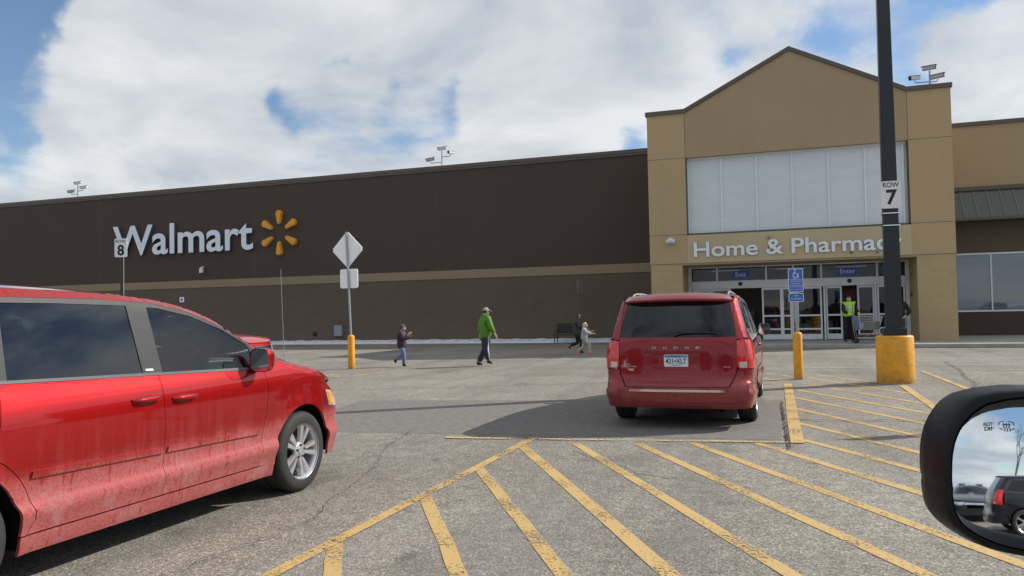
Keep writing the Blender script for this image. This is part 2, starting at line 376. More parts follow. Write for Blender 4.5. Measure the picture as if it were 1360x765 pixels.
def eifs(name, col, scale=1.0, lines=0.0):
    """stucco / painted masonry: grain, faint runs, optional joint courses"""
    m = bpy.data.materials.new(name); m.use_nodes = True
    nt = m.node_tree; N = nt.nodes; L = nt.links; b = N['Principled BSDF']; b.inputs['Roughness'].default_value = 0.9
    b.inputs['Specular IOR Level'].default_value = 0.2
    tc = N.new('ShaderNodeTexCoord')
    def nz(sc, det, st):
        mp = N.new('ShaderNodeMapping'); mp.inputs['Scale'].default_value = st; L.new(tc.outputs['Object'], mp.inputs[0])
        n = N.new('ShaderNodeTexNoise'); n.inputs['Scale'].default_value = sc; n.inputs['Detail'].default_value = det; n.inputs['Roughness'].default_value = 0.6
        L.new(mp.outputs[0], n.inputs[0]); return n.outputs[0]
    def mixc(f, a, c, mode='MIX'):
        x = N.new('ShaderNodeMix'); x.data_type = 'RGBA'; x.blend_type = mode
        for i, v in ((0, f), (6, a), (7, c)):
            if isinstance(v, (int, float)): x.inputs[i].default_value = v
            elif isinstance(v, tuple): x.inputs[i].default_value = (*v, 1)
            else: L.new(v, x.inputs[i])
        return x.outputs[2]
    c = mixc(nz(0.35, 6, (1, 1, 1)), tuple(k*0.74 for k in col), tuple(k*1.22 for k in col))
    c = mixc(nz(1.6, 6, (1, 1, 0.12)), c, tuple(k*1.10 for k in col))
    g = N.new('ShaderNodeMapRange'); L.new(nz(35, 3, (1, 1, 1)), g.inputs[0]); g.inputs[3].default_value = 0.85; g.inputs[4].default_value = 1.15
    cc = N.new('ShaderNodeCombineColor'); [L.new(g.outputs[0], cc.inputs[i]) for i in range(3)]
    c = mixc(1.0, c, cc.outputs[0], 'MULTIPLY')
    h = nz(60, 3, (1, 1, 1))
    if lines:
        bk = N.new('ShaderNodeTexBrick'); bk.inputs['Scale'].default_value = 1.0; bk.inputs['Brick Width'].default_value = 0.4; bk.inputs['Row Height'].default_value = 0.2
        bk.inputs['Mortar Size'].default_value = 0.008; bk.inputs['Color1'].default_value = (1, 1, 1, 1); bk.inputs['Color2'].default_value = (0.93, 0.93, 0.93, 1); bk.inputs['Mortar'].default_value = (1-lines,)*3+(1,)
        sp = N.new('ShaderNodeSeparateXYZ'); cb = N.new('ShaderNodeCombineXYZ'); L.new(tc.outputs['Object'], sp.inputs[0])
        ad = N.new('ShaderNodeMath'); L.new(sp.outputs[0], ad.inputs[0]); L.new(sp.outputs[1], ad.inputs[1])
        L.new(ad.outputs[0], cb.inputs[0]); L.new(sp.outputs[2], cb.inputs[1]); L.new(cb.outputs[0], bk.inputs[0])
        c = mixc(1.0, c, bk.outputs[0], 'MULTIPLY')
    L.new(c, b.inputs['Base Color'])
    bp = N.new('ShaderNodeBump'); bp.inputs['Strength'].default_value = 0.3; bp.inputs['Distance'].default_value = 0.01
    L.new(h, bp.inputs['Height']); L.new(bp.outputs[0], b.inputs['Normal'])
    return m

m_asphalt = asphalt_mat()
m_yline = paintline_mat('yellow_line', (0.48, 0.325, 0.125), 0.645)
m_yline2 = paintline_mat('yellow_line_worn', (0.55, 0.42, 0.2), 0.70)
m_wline = paintline_mat('white_line', (0.5, 0.48, 0.45), 0.74)
m_brown = eifs('brown_wall', (0.080, 0.062, 0.053))
m_brownlow = eifs('brown_block', (0.130, 0.104, 0.080), lines=0.10)
m_stripe = eifs('stripe_tan', (0.27, 0.22, 0.145))
m_tan = eifs('tan_stucco', (0.44, 0.33, 0.195))
m_tandk = eifs('tan_gable', (0.37, 0.285, 0.18))
m_tanblk = eifs('tan_block', (0.44, 0.335, 0.195), lines=0.10)
m_cream = eifs('cream_band', (0.47, 0.40, 0.255))
m_trim = mat('trim_bronze', (0.10, 0.085, 0.07), 0.5)
m_white_al = mat('white_aluminium', (0.74, 0.77, 0.82), 0.4, noise=0.06, scale=3)
m_panel = mat('white_panel', (0.64, 0.70, 0.76), 0.5, noise=0.05, scale=0.8, stretch=(1,1,4))
m_letter = mat('letter_face', (0.72, 0.79, 0.90), 0.35)
m_letterside = mat('letter_side', (0.10, 0.11, 0.13), 0.4)
m_orange = mat('spark_orange', (0.72, 0.33, 0.03), 0.4)
m_concrete = mat('concrete', (0.33, 0.32, 0.30), 0.9, noise=0.18, scale=3, bump=0.2)
m_snow = mat('snow', (0.66, 0.69, 0.74), 0.85, noise=0.2, scale=9, bump=0.8, bscale=14)
def worn_yellow():
    m = mat('safety_yellow', (0.72, 0.33, 0.012), 0.55, noise=0.14, scale=5, bump=0.3, bscale=18)
    nt = m.node_tree; N = nt.nodes; L = nt.links; b = N['Principled BSDF']; src = b.inputs['Base Color'].links[0].from_socket
    tc = N.new('ShaderNodeTexCoord'); sp = N.new('ShaderNodeSeparateXYZ'); L.new(tc.outputs['Object'], sp.inputs[0])
    def layer(src, sc, st, lo, hi, z0, z1, col, amt):
        mp = N.new('ShaderNodeMapping'); mp.inputs['Scale'].default_value = st; L.new(tc.outputs['Object'], mp.inputs[0])
        n = N.new('ShaderNodeTexNoise'); n.inputs['Scale'].default_value = sc; n.inputs['Detail'].default_value = 8; n.inputs['Roughness'].default_value = 0.7; L.new(mp.outputs[0], n.inputs[0])
        a = N.new('ShaderNodeMapRange'); L.new(n.outputs[0], a.inputs[0]); a.inputs[1].default_value = lo; a.inputs[2].default_value = hi; a.inputs[4].default_value = amt
        z = N.new('ShaderNodeMapRange'); L.new(sp.outputs['Z'], z.inputs[0]); z.inputs[1].default_value = z0; z.inputs[2].default_value = z1
        k = N.new('ShaderNodeMath'); k.operation = 'MULTIPLY'; L.new(a.outputs[0], k.inputs[0]); L.new(z.outputs[0], k.inputs[1])
        x = N.new('ShaderNodeMix'); x.data_type = 'RGBA'; L.new(k.outputs[0], x.inputs[0]); L.new(src, x.inputs[6]); x.inputs[7].default_value = (*col, 1); return x.outputs[2]
    src = layer(src, 7, (1, 1, 2.5), 0.56, 0.60, -5, -4, (0.34, 0.20, 0.06), 0.55)
    src = layer(src, 9, (1, 1, 1), 0.40, 0.62, 0.28, 0.0, (0.13, 0.10, 0.07), 0.85)
    src = layer(src, 22, (0.5, 0.5, 3), 0.63, 0.66, -5, -4, (0.30, 0.29, 0.27), 0.8)
    src = layer(src, 14, (1, 1, 0.1), 0.58, 0.66, -5, -4, (0.28, 0.11, 0.02), 0.4)
    L.new(src, b.inputs['Base Color']); return m
m_yellow = worn_yellow()
m_galv = mat('galvanised', (0.36, 0.38, 0.40), 0.45, metal=0.6, noise=0.15, scale=20)
m_poledk = mat('pole_dark', (0.010, 0.014, 0.020), 0.42, noise=0.15, scale=5)
m_sign = mat('sign_white', (0.72, 0.74, 0.76), 0.45, noise=0.04, scale=4)
m_signback = mat('sign_back', (0.90, 0.93, 0.95), 0.4, noise=0.05, scale=3)
m_black = mat('black_ink', (0.012, 0.012, 0.013), 0.5)
m_blue = mat('sign_blue', (0.035, 0.13, 0.50), 0.4)
m_bluebox = mat('exit_blue', (0.05, 0.10, 0.42), 0.45)
m_signtxt = mat('sign_text', (0.75, 0.80, 0.88), 0.5)
m_rubber = mat('tyre_rubber', (0.020, 0.020, 0.021), 0.75, noise=0.35, scale=12, bump=0.2, bscale=90)
m_alloy = mat('alloy', (0.60, 0.61, 0.63), 0.28, metal=0.75, noise=0.12, scale=9)
m_darkmetal = mat('dark_metal', (0.03, 0.03, 0.032), 0.5, metal=0.3)
m_plastic = mat('black_plastic', (0.018, 0.018, 0.02), 0.45)
m_gloss = mat('gloss_black', (0.012, 0.012, 0.014), 0.12, coat=0.5)
m_pillar = mat('pillar_trim', (0.030, 0.031, 0.034), 0.5, spec=0.3, coat=0.0, bump=0.12, bscale=260)
m_chrome = mat('chrome', (0.75, 0.76, 0.78), 0.12, metal=1.0)
m_under = mat('underbody', (0.008, 0.008, 0.008), 0.95, spec=0.1)
m_seat = mat('seat_cloth', (0.045, 0.045, 0.05), 0.9)
m_redlens = mat('lens_red', (0.62, 0.012, 0.012), 0.12, coat=1.0)
m_whitelens = mat('lens_clear', (0.62, 0.62, 0.62), 0.08, coat=1.0, metal=0.3)
m_amber = mat('lens_amber', (0.85, 0.30, 0.02), 0.12, coat=1.0)
g_car = glass('car_glass', (0.80, 0.86, 0.88), opac=0.08, ior=1.5)
g_priv = glass('privacy_glass', (0.10, 0.11, 0.12), opac=0.55, base=(0.004, 0.006, 0.010), ior=1.6)
g_store = glass('store_glass', (0.55, 0.60, 0.62), opac=0.25, wavy=0.02)
g_top = glass('store_glass_upper', (0.30, 0.34, 0.36), opac=0.55, base=(0.05, 0.065, 0.075), wavy=0.02)
g_shop = glass('shop_glass_sky_tint', (0.12, 0.14, 0.16), opac=0.8, base=(0.15, 0.20, 0.26), ior=1.9, wavy=0.02)  # blue film colour stands in for sky reflected in the panes

# ------------------------------------------------------------------ surface tessellation for bodywork
def inside(poly, x, y):
    c = False; n = len(poly)
    for i in range(n):
        x0, y0 = poly[i]; x1, y1 = poly[(i+1) % n]
        if (y0 > y) != (y1 > y) and x < (x1-x0)*(y-y0)/(y1-y0)+x0: c = not c
    return c
def area(poly): return sum(poly[i][0]*poly[(i+1) % len(poly)][1]-poly[(i+1) % len(poly)][0]*poly[i][1] for i in range(len(poly)))/2
def subdiv(poly, s):
    o = []
    for i in range(len(poly)):
        a = Vector(poly[i]); b = Vector(poly[(i+1) % len(poly)]); n = max(1, int(math.ceil((b-a).length/s)))
        for k in range(n): o.append(tuple(a.lerp(b, k/n)))
    return o
def shrink(poly, d):
    if not d: return list(poly)
    if area(poly) < 0: poly = list(reversed(poly))
    n = len(poly); o = []
    for i in range(n):
        p, a, b = Vector(poly[i]), Vector(poly[i-1]), Vector(poly[(i+1) % n])
        e1 = (p-a); e2 = (b-p)
        if e1.length < 1e-6 or e2.length < 1e-6: o.append(tuple(p)); continue
        e1.normalize(); e2.normalize()
        n1 = Vector((-e1.y, e1.x)); n2 = Vector((-e2.y, e2.x)); bis = n1+n2
        if bis.length < 1e-4: o.append(tuple(p)); continue
        bis.normalize(); o.append(tuple(p + bis*min(d/max(0.35, bis.dot(n1)), 3*d)))
    return o
def patch(bm, poly, fn, gap=0.0025, step=0.07, rim=0.022, off=0.0, holes=(), mi=0, bstep=None):
    """tessellate a polygon of parameter space and lay it on the surface fn(a, b, offset)"""
    if area(poly) < 0: poly = list(reversed(poly))
    bs = bstep or step*0.7
    outer = subdiv(shrink(poly, gap), bs)
    loops = [outer] + [subdiv(shrink(list(h), -gap) if gap else list(h), bs) for h in holes]
    pts, edges = [], []
    for lp in loops:
        s = len(pts); pts += lp; edges += [(s+i, s+(i+1) % len(lp)) for i in range(len(lp))]
    xs = [p[0] for p in outer]; ys = [p[1] for p in outer]
    nb = len(pts); x = min(xs)+step*0.5
    bpts = list(pts)
    while x < max(xs):
        y = min(ys)+step*0.5
        while y < max(ys):
            if inside(outer, x, y) and not any(inside(h, x, y) for h in loops[1:]) and min((q[0]-x)**2+(q[1]-y)**2 for q in bpts) > (step*0.38)**2:
                pts.append((x, y))
            y += step
        x += step
    V, E, Fc, *_ = delaunay_2d_cdt([Vector(p) for p in pts], edges, [], 1, 1e-5)
    vs = [bm.verts.new(fn(v.x, v.y, off)) for v in V]
    for f in Fc:
        cx = sum(V[i].x for i in f)/len(f); cy = sum(V[i].y for i in f)/len(f)
        if not inside(outer, cx, cy) or any(inside(h, cx, cy) for h in loops[1:]): continue
        try: fc = bm.faces.new([vs[i] for i in f]); fc.material_index = mi
        except ValueError: pass
    if rim:
        for lp in loops:
            A = [bm.verts.new(fn(p[0], p[1], off)) for p in lp]; B = [bm.verts.new(fn(p[0], p[1], off-rim)) for p in lp]
            for i in range(len(lp)):
                fc = bm.faces.new((A[i], A[(i+1) % len(lp)], B[(i+1) % len(lp)], B[i])); fc.material_index = mi
    for v in vs:
        if v.is_valid and not v.link_faces: bm.verts.remove(v)

class Body:
    """car body surface: x right, y forward from the front axle, z up"""
    def __init__(s, P):
        s.P = P; s.W0 = P['W']; s.zE_ = P['zE']; s.cr = P['crown']; s.yF = P['yF']; s.yR = P['yR']
        s.af = P.get('af', 0.75); s.nf = P.get('nf', 2.4); s.kf = P.get('kf', 0.8)
        s.ar = P.get('ar', 0.28); s.nr = P.get('nr', 3.2); s.kr = P.get('kr', 0.93)
        s.axles = (0.0, -P['wb']); s.rt = P.get('redge', 0.05)
    def zE(s, y): return sinterp(s.zE_, y)
    def crown(s, y): return sinterp(s.cr, y)
    def W(s, y, z):
        w = sinterp(s.W0, z)
        d = max(0.0, s.zE(y)-z)
        if d < s.rt: w -= s.rt*(1-sqrt(max(0, 1-(1-d/s.rt)**2)))*0.8
        for a in s.axles:
            r = sqrt((y-a)**2+(z-s.P['wr'])**2)
            if z < 0.95: w += 0.016*math.exp(-((r-s.P['ra']-0.01)/0.06)**2)
        tr = max(0.0, min(1.0, (-s.P['wb']-0.1-y)/1.0)); tf = max(0, min(1, (y+0.2)/1.1))
        return w*(1-0.035*tr*tr-0.05*tf*tf)
    def fac(s, y, z):
        ys = sinterp(s.yF, z)-s.af
        if y > ys:
            t = min(1, (y-ys)/s.af); return (1-t**s.nf)**(1/s.nf)
        ys = sinterp(s.yR, z)+s.ar
        if y < ys:
            t = min(1, (ys-y)/s.ar); return (1-t**s.nr)**(1/s.nr)
        return 1.0
    def ycf(s, z): return sinterp(s.yF, z)-s.af+s.af*(1-s.kf**s.nf)**(1/s.nf)
    def ycr(s, z): return sinterp(s.yR, z)+s.ar-s.ar*(1-s.kr**s.nr)**(1/s.nr)
    def side(s, sd):
        def f(y, z, o):
            z2 = min(z, s.zE(y)); return (sd*(s.W(y, z2)*s.fac(y, z2)+o), y, z2)
        return f
    def front(s, x, z, o):
        w = s.W(0.6, min(z, 0.8)); u = min(0.999, abs(x)/w)
        return (x, sinterp(s.yF, z)-s.af+s.af*(1-u**s.nf)**(1/s.nf)+o, z)
    def rear(s, x, z, o):
        yr = sinterp(s.yR, z); w = s.W(yr+0.2, min(z, s.zE(yr+0.2)-0.03)); u = min(0.999, abs(x)/w)
        return (x, yr+s.ar-s.ar*(1-u**s.nr)**(1/s.nr)-o, z)
    def top(s, u, y, o):
        w = s.W(y, s.zE(y)-0.0005); return (u*w, y, s.zE(y)+s.crown(y)*(1-abs(u)**2.2)+o)
    def topfront(s):
        """front edge of the bonnet in (u,y)"""
        o = []
        for k in range(25):
            u = -1+2*k/24; yy = 0.8
            for _ in range(4):
                z = s.zE(yy); yy = sinterp(s.yF, min(z, s.P['zfront']))-s.af+s.af*(max(0, 1-abs(u)**s.nf))**(1/s.nf)
            o.append((u, yy))
        return o
    def toprear(s):
        o = []; zr = s.P['zrear']
        for k in range(25):
            u = -1+2*k/24
            o.append((u, sinterp(s.yR, zr)+s.ar-s.ar*(max(0, 1-abs(u)**s.nr))**(1/s.nr)))
        return o

def arc(cy, cz, r, a0, a1, n=18): return [(cy+r*cos(radians(a0+(a1-a0)*k/n)), cz+r*sin(radians(a0+(a1-a0)*k/n))) for k in range(n+1)]

def make_wheel(parent, x, y, sd, wr, spokes=10, detail=True, rimcol=None):
    """sd = +1 right side; built about its own centre"""
    w = 0.225; c = (0, 0, 0); hw = w/2
    e = thing('wheel', None, None, (x, y, wr)); e.parent = parent
    bm = BM()
    rr = wr-0.115
    prof = [(rr, -hw), (rr+0.02, -hw-0.004), (wr-0.045, -hw-0.008), (wr-0.012, -hw+0.012), (wr, -hw+0.035)]
    for g in range(3):
        a = -hw+0.045+g*0.05; prof += [(wr, a), (wr-0.008, a+0.003), (wr-0.008, a+0.009), (wr, a+0.012)]
    prof += [(wr, hw-0.035), (wr-0.012, hw-0.012), (wr-0.045, hw+0.008), (rr+0.02, hw+0.004), (rr, hw)]
    lathe(bm, prof, 40, 'X', c, closed=True)
    o = obj('tyre', bm, m_rubber, e, True, 40)
    bm = BM()
    lathe(bm, [(rr+0.006, -hw+0.01), (rr-0.012, -hw+0.02), (rr-0.016, hw-0.03), (rr-0.006, hw-0.008), (rr+0.008, hw+0.004), (rr+0.008, hw-0.006)], 40, 'X', c, closed=True)
    f = sd
    xf = hw-0.02
    for k in range(spokes):
        a = 2*pi*k/spokes + (0.10 if k % 2 else -0.10)*(1 if spokes == 10 else 0)
        R = Matrix.Rotation(a, 4, 'X')
        h0, h1 = 0.022, 0.030
        pr = [(xf-0.028, 0.05), (xf-0.004, rr-0.01)]
        vs = []
        for (xx, rad, hh) in ((xf-0.012, 0.05, h0*0.8), (xf+0.0, rr*0.55, h0*0.85), (xf+0.004, rr-0.006, h1)):
            vs.append([bm.verts.new(R @ Vector((xx*f, s_*hh*0.75, rad))) for s_ in (-1, 1)] + [bm.verts.new(R @ Vector(((xx-0.03)*f, s_*hh, rad))) for s_ in (1, -1)])
        for i in range(2):
            for q in range(4): bm.faces.new((vs[i][q], vs[i][(q+1) % 4], vs[i+1][(q+1) % 4], vs[i+1][q]))
    lathe(bm, [(0.075, (xf-0.04)*f), (0.078, (xf-0.014)*f), (0.066, (xf-0.004)*f), (0.036, (xf-0.002)*f), (0.034, (xf+0.006)*f), (0.001, (xf+0.010)*f)], 24, 'X', c)
    bmesh.ops.recalc_face_normals(bm, faces=bm.faces[:])
    obj('rim', bm, rimcol or m_alloy, e, True, 35)
    if detail:
        bm = BM()
        lathe(bm, [(0.001, (xf-0.10)*f), (rr-0.03, (xf-0.10)*f), (rr-0.03, (xf-0.085)*f), (0.001, (xf-0.085)*f)], 32, 'X', c)
        obj('brake_disc', bm, m_darkmetal, e, True, 35)
        for k in range(5):
            a = 2*pi*k/5+0.3; bm = BM()
            lathe(bm, [(0.011, 0), (0.011, 0.012*f), (0.006, 0.016*f)], 8, 'X', ((xf-0.006)*f, 0.054*cos(a), 0.054*sin(a)))
            obj('lug_nut', bm, m_darkmetal, e)
    return e

def make_car(P, name, label, cat, loc, rz, paint, glassf=None, glassr=None, group=None, detail=True, rimcol=None):
    B = Body(P); root = thing(name, label, cat, loc, rz, group)
    wb, wr, ra, zs = P['wb'], P['wr'], P['ra'], P['sill']
    gf = glassf or g_car; gr = glassr or g_priv
    st = 0.036 if detail else 0.13
    tf = B.topfront(); trr = B.toprear(); yb = P['cowl']; yw = P['header']
    def p_side(nm, poly, m, sides=(1, -1), par=None, holes=(), off=0.0, gap=0.0025, rim=0.022, step=None, ang=50):
        out = {}
        for sd in sides:
            bm = BM(); patch(bm, poly, B.side(sd), gap, step or st, rim, off, holes); bmesh.ops.recalc_face_normals(bm, faces=bm.faces[:])
            out[sd] = obj(nm, bm, m, par or root, True, ang)
        return out
    # --- lower body sides
    zb = P['belt']
    D = P['doors']      # y positions of door edges: front of front door, front/rear split, rear end (bottom), rear end top
    y0, y1, y2, y2t = D
    zbt = lambda y: zb+P.get('rise', 0.0)*(y0-y)
    top_f = [(y, B.zE(y)) for y in (B.ycf(P['zfront']), 0.62, 0.5, 0.35, 0.2, 0.0, P['abase'])]
    fender = [(y0-0.03, zs+0.11)] + [(p[0], p[1]) for p in arc(0, wr, ra, 186, 32)] + [(0.5, 0.60), (B.ycf(0.62), 0.64)] + [(B.ycf(0.72), 0.72), (B.ycf(P['zfront']), P['zfront'])] + top_f[1:] + [(y0+0.06, zbt(y0)), (y0+0.08, 0.92), (y0+0.02, 0.6)]
    fender[0] = (y0-0.03, zs+0.11)
    p_side('fender', fender, paint)
    fb = [(p[0], p[1]) for p in arc(0, wr, ra, 32, -5, 8)] + [(ra+0.02, zs+0.03), (B.ycf(0.3), zs+0.03), (B.ycf(0.45), 0.45), (B.ycf(0.62), 0.64), (0.5, 0.60)]
    bmp = BM()
    for sd in (1, -1): patch(bmp, fb, B.side(sd), 0.0025, st)
    kx = B.kf*0.93*P['Wmax']
    wf = lambda z: B.kf*B.W(0.6, z)
    patch(bmp, [(-wf(.3), zs+0.03), (wf(.3), zs+0.03), (wf(.45), 0.45), (wf(.62), 0.60), (0.45, 0.60), (0.42, 0.48), (-0.42, 0.48), (-0.45, 0.60), (-wf(.62), 0.60), (-wf(.45), 0.45)], B.front, 0.0, st)
    bmesh.ops.recalc_face_normals(bmp, faces=bmp.faces[:])
    obj('front_bumper', bmp, paint, root, True, 50)
    d1 = [(y0-0.03, zs+0.11), (y0+0.02, 0.6), (y0+0.08, 0.92), (y0+0.06, zbt(y0)-0.002), (y1, zbt(y1)), (y1, zs+0.11)]
    fd = p_side('front_door', d1, paint)
    arcr = [(p[0], p[1]) for p in arc(-wb, wr, ra+P.get('qgap', 0.07), 8, 60, 8)]
    d2 = [(y1, zs+0.11), (y1, zbt(y1)), (y2t, zbt(y2t))] + list(reversed(arcr)) + [(y2, zs+0.11)]
    rd = p_side('rear_door', d2, paint)
    q = [(y2t, zbt(y2t))] + list(reversed(arcr)) + [(y2, zs+0.11), (-wb+ra*0.99, zs+0.11)] + [(p[0], p[1]) for p in arc(-wb, wr, ra, 2, 172)] + \
        [(-wb-ra-0.03, 0.55)] + [(B.ycr(z), z) for z in (0.58, P['tail0']-0.01)] + [(B.ycr(P['tail0'])+0.20, P['tail0']), (B.ycr(P['tail1'])+0.12, P['tail1']), (B.ycr(P['tail1']+0.03), P['tail1']+0.02), (B.ycr(zbt(-4.0)+0.02), max(P['tail1']+0.04, zbt(-4.0)))]
    q2 = [pt for pt in q]
    p_side('rear_quarter', q2, paint)
    sill = [(y2, zs), (y2, zs+0.11), (y0-0.03, zs+0.11), (-ra-0.02, zs+0.11), (-ra+0.0, zs)]
    sill = [(-wb+ra, zs), (-wb+ra-0.0, zs+0.105), (-ra-0.01, zs+0.105), (-ra+0.0, zs)]
    p_side('sill_panel', sill, paint)
    # --- upper side: roof rail / pillars in body colour with one opening, black surround with holes for the panes
    fr = P['frame']; tops = [(y, B.zE(y)) for y in P['toppts']]
    zq = max(P['tail1']+0.04, zbt(-4.0))
    upper = [(P['abase'], B.zE(P['abase'])), (y0+0.06, zbt(y0))] + [(y1, zbt(y1)), (y2t, zbt(y2t)), (B.ycr(zq), zq)] + [(B.ycr(z), z) for z in P['rearz']] + tops
    p_side('roof_side', upper, paint, holes=[fr], gap=0.0, off=0.0, rim=0.0)
    p_side('window_surround', fr, m_pillar, holes=P['panes'], off=-0.002, gap=0.0, rim=0.012)
    for i, pn in enumerate(P['panes']):
        p_side('side_window', pn, (gf if P['clear'][i] else gr), off=-0.007, gap=-0.001, rim=0.0, step=0.12)
    bt = P['beltpts']
    p_side('belt_trim', [(y, z-0.009) for y, z in bt] + [(y, z+0.009) for y, z in reversed(bt)], mat('belt_grey', (.06,.062,.066), .4), off=0.005, gap=0, rim=0.01)
    if P.get('mould'):
        for (ya, yc_, za, zc) in P['mould']:
            p_side('side_moulding', [(ya, za-0.018), (yc_, zc-0.018), (yc_, zc+0.018), (ya+0.01, za+0.018)], paint, off=0.014, gap=0, rim=0.02)
    # --- top: bonnet, windscreen, roof
    bm = BM(); patch(bm, tf + [(1, yb-0.0), (0.5, yb+0.04), (0, yb+0.05), (-0.5, yb+0.04), (-1, yb)], B.top, 0.002, 0.1); bmesh.ops.recalc_face_normals(bm, faces=bm.faces[:])
    # u and y steps are mixed, fine for a smooth panel
    obj('bonnet', bm, paint, root, True, 50)
    gw = [(0.90, yb-0.02), (0.45, yb+0.02), (0, yb+0.03), (-0.45, yb+0.02), (-0.90, yb-0.02), (-0.86, yw+0.02), (0, yw+0.0), (0.86, yw+0.02)]
    bm = BM(); patch(bm, [(-1, yb), (-0.5, yb+0.04), (0, yb+0.05), (0.5, yb+0.04), (1, yb), (1, yw), (0, yw-0.03), (-1, yw)], B.top, 0.0, 0.12, 0.0, holes=[gw]); bmesh.ops.recalc_face_normals(bm, faces=bm.faces[:])
    obj('windscreen_pillars', bm, paint, root, True, 50)
    bm = BM(); patch(bm, gw, B.top, -0.001, 0.12, 0.0, -0.004); bmesh.ops.recalc_face_normals(bm, faces=bm.faces[:])
    obj('windscreen', bm, g_car, root, True)
    bm = BM(); patch(bm, [(-1, yw), (0, yw-0.03), (1, yw)] + list(reversed(trr)), B.top, 0.0, 0.12, 0.0); bmesh.ops.recalc_face_normals(bm, faces=bm.faces[:])
    obj('roof', bm, paint, root, True, 50)
    # --- front face
    bm = BM()
    patch(bm, [(-0.55, 0.62), (0.55, 0.62), (0.50, P['zfront']-0.03), (-0.50, P['zfront']-0.03)], B.front, 0, st, 0.03, 0.004)
    patch(bm, [(-0.42, 0.30), (0.42, 0.30), (0.42, 0.47), (-0.42, 0.47)], B.front, 0, st, 0.03, 0.004)
    bmesh.ops.recalc_face_normals(bm, faces=bm.faces[:])
    gl_ = obj('grille', bm, m_plastic, root, True, 50)
    bm = BM()
    for zz in (0.64, P['zfront']-0.05, (0.64+P['zfront']-0.05)/2):
        patch(bm, [(-0.52, zz-0.012), (0.52, zz-0.012), (0.52, zz+0.012), (-0.52, zz+0.012)], B.front, 0, st, 0.02, 0.016)
    patch(bm, [(-0.012, 0.62), (0.012, 0.62), (0.012, P['zfront']-0.03), (-0.012, P['zfront']-0.03)], B.front, 0, st, 0.02, 0.018)
    obj('grille_bar', bm, m_chrome, root, True, 50)
    bm = BM(); zf = P['zfront']
    patch(bm, [(-wf(.8), zf), (-0.52, zf), (-0.52, zf-0.03), (-0.50, zf-0.03), (0.50, zf-0.03), (0.52, zf), (0.52, zf+0.0), (wf(.8), zf), (wf(.8)-0.001, zf+0.02), (-wf(.8)+0.001, zf+0.02)], B.front, 0, st, 0.0)
    for b_ in (bm,): pass
    obj('nose_panel', bm, paint, root, True, 50)
    for sd in (1, -1):
        bm = BM()
        patch(bm, [(sd*0.56, 0.62), (sd*wf(.64), 0.62), (sd*wf(.8), zf-0.005), (sd*0.51, zf-0.01)], B.front, 0, 0.05, 0.03, 0.006)
        patch(bm, [(B.ycf(0.64), 0.65), (B.ycf(0.72), 0.72), (B.ycf(zf), zf-0.005), (P['hl'], zf+0.045), (P['hl']+0.06, 0.70)], B.side(sd), 0, 0.05, 0.03, 0.006)
        bmesh.ops.recalc_face_normals(bm, faces=bm.faces[:]); h = obj('headlight', bm, m_whitelens, root, True, 50)
        bm = BM()
        patch(bm, [(P['hl']+0.03, zf+0.025), (P['hl']+0.075, 0.715), (P['hl']+0.15, 0.70), (P['hl']+0.14, zf+0.01)], B.side(sd), 0, 0.05, 0.02, 0.011)
        bmesh.ops.recalc_face_normals(bm, faces=bm.faces[:]); obj('indicator', bm, m_amber, h, True, 50)
    # --- rear face
    wr_ = lambda z: B.kr*B.W(sinterp(B.yR, z)+0.2, z)
    t0, t1 = P['tail0'], P['tail1']; xt = P['tailx']; zr = P['zrear']
    gz0, gz1 = P['rg']
    cor = [(wr_(z), z) for z in (t1+0.02, (t1+zr)/2, zr)]
    gate = [(-xt, t1), (-xt-0.0, t0+0.02), (-xt+0.02, t0-0.08), (-xt+0.10, 0.535), (xt-0.10, 0.535), (xt-0.02, t0-0.08), (xt, t0+0.02), (xt, t1), (xt-0.01, t1+0.05), (P['gx1']+0.045, zr-0.005)] + [(-P['gx1']-0.045, zr-0.005), (-xt+0.01, t1+0.05)]
    pane = [(-P['gx0'], gz0), (P['gx0'], gz0), (P['gx1'], gz1), (-P['gx1'], gz1)]
    bm = BM(); patch(bm, gate, B.rear, 0.003, st*0.8, 0.03, holes=[pane]); bmesh.ops.recalc_face_normals(bm, faces=bm.faces[:])
    tg = obj('tailgate', bm, paint, root, True, 50)
    bm = BM(); patch(bm, pane, B.rear, -0.004, st, 0.0, -0.003); bmesh.ops.recalc_face_normals(bm, faces=bm.faces[:])
    obj('rear_window', bm, gr, tg, True)
    for sd in (1, -1):
        bm = BM()
        patch(bm, [(sd*xt, t1+0.0), (sd*xt*0.988, t1+0.05), (sd*(P['gx1']+0.05), zr), (sd*wr_(zr), zr), (sd*wr_((t1+zr)/2), (t1+zr)/2), (sd*wr_(t1), t1)], B.rear, 0, st, 0.0)
        bmesh.ops.recalc_face_normals(bm, faces=bm.faces[:]); obj('rear_pillar', bm, paint, root, True, 50)
        bm = BM(); ts = t0+0.10
        patch(bm, [(sd*xt, t0+.03), (sd*(xt+.03), t0), (sd*wr_(t0), t0), (sd*wr_(ts), ts), (sd*wr_(t1), t1-0.005), (sd*(xt+0.0), t1-0.015)], B.rear, 0.001, 0.04, 0.03, 0.010, mi=0)
        patch(bm, [(B.ycr(ts), ts), (B.ycr(t1), t1-0.005), (B.ycr(t1)+0.10, t1-0.01), (B.ycr(ts)+0.15, ts+0.05), (B.ycr(ts)+0.16, ts)], B.side(sd), 0.001, 0.04, 0.03, 0.010, mi=0)
        patch(bm, [(sd*(xt+0.025), t0+0.03), (sd*(xt+0.045), t0+.012), (sd*(wr_(t0)-.01), t0+.012), (sd*(wr_(ts)-.01), ts-.012), (sd*(xt+.025), ts-.012)], B.rear, 0.001, 0.04, 0.01, 0.015, mi=1)
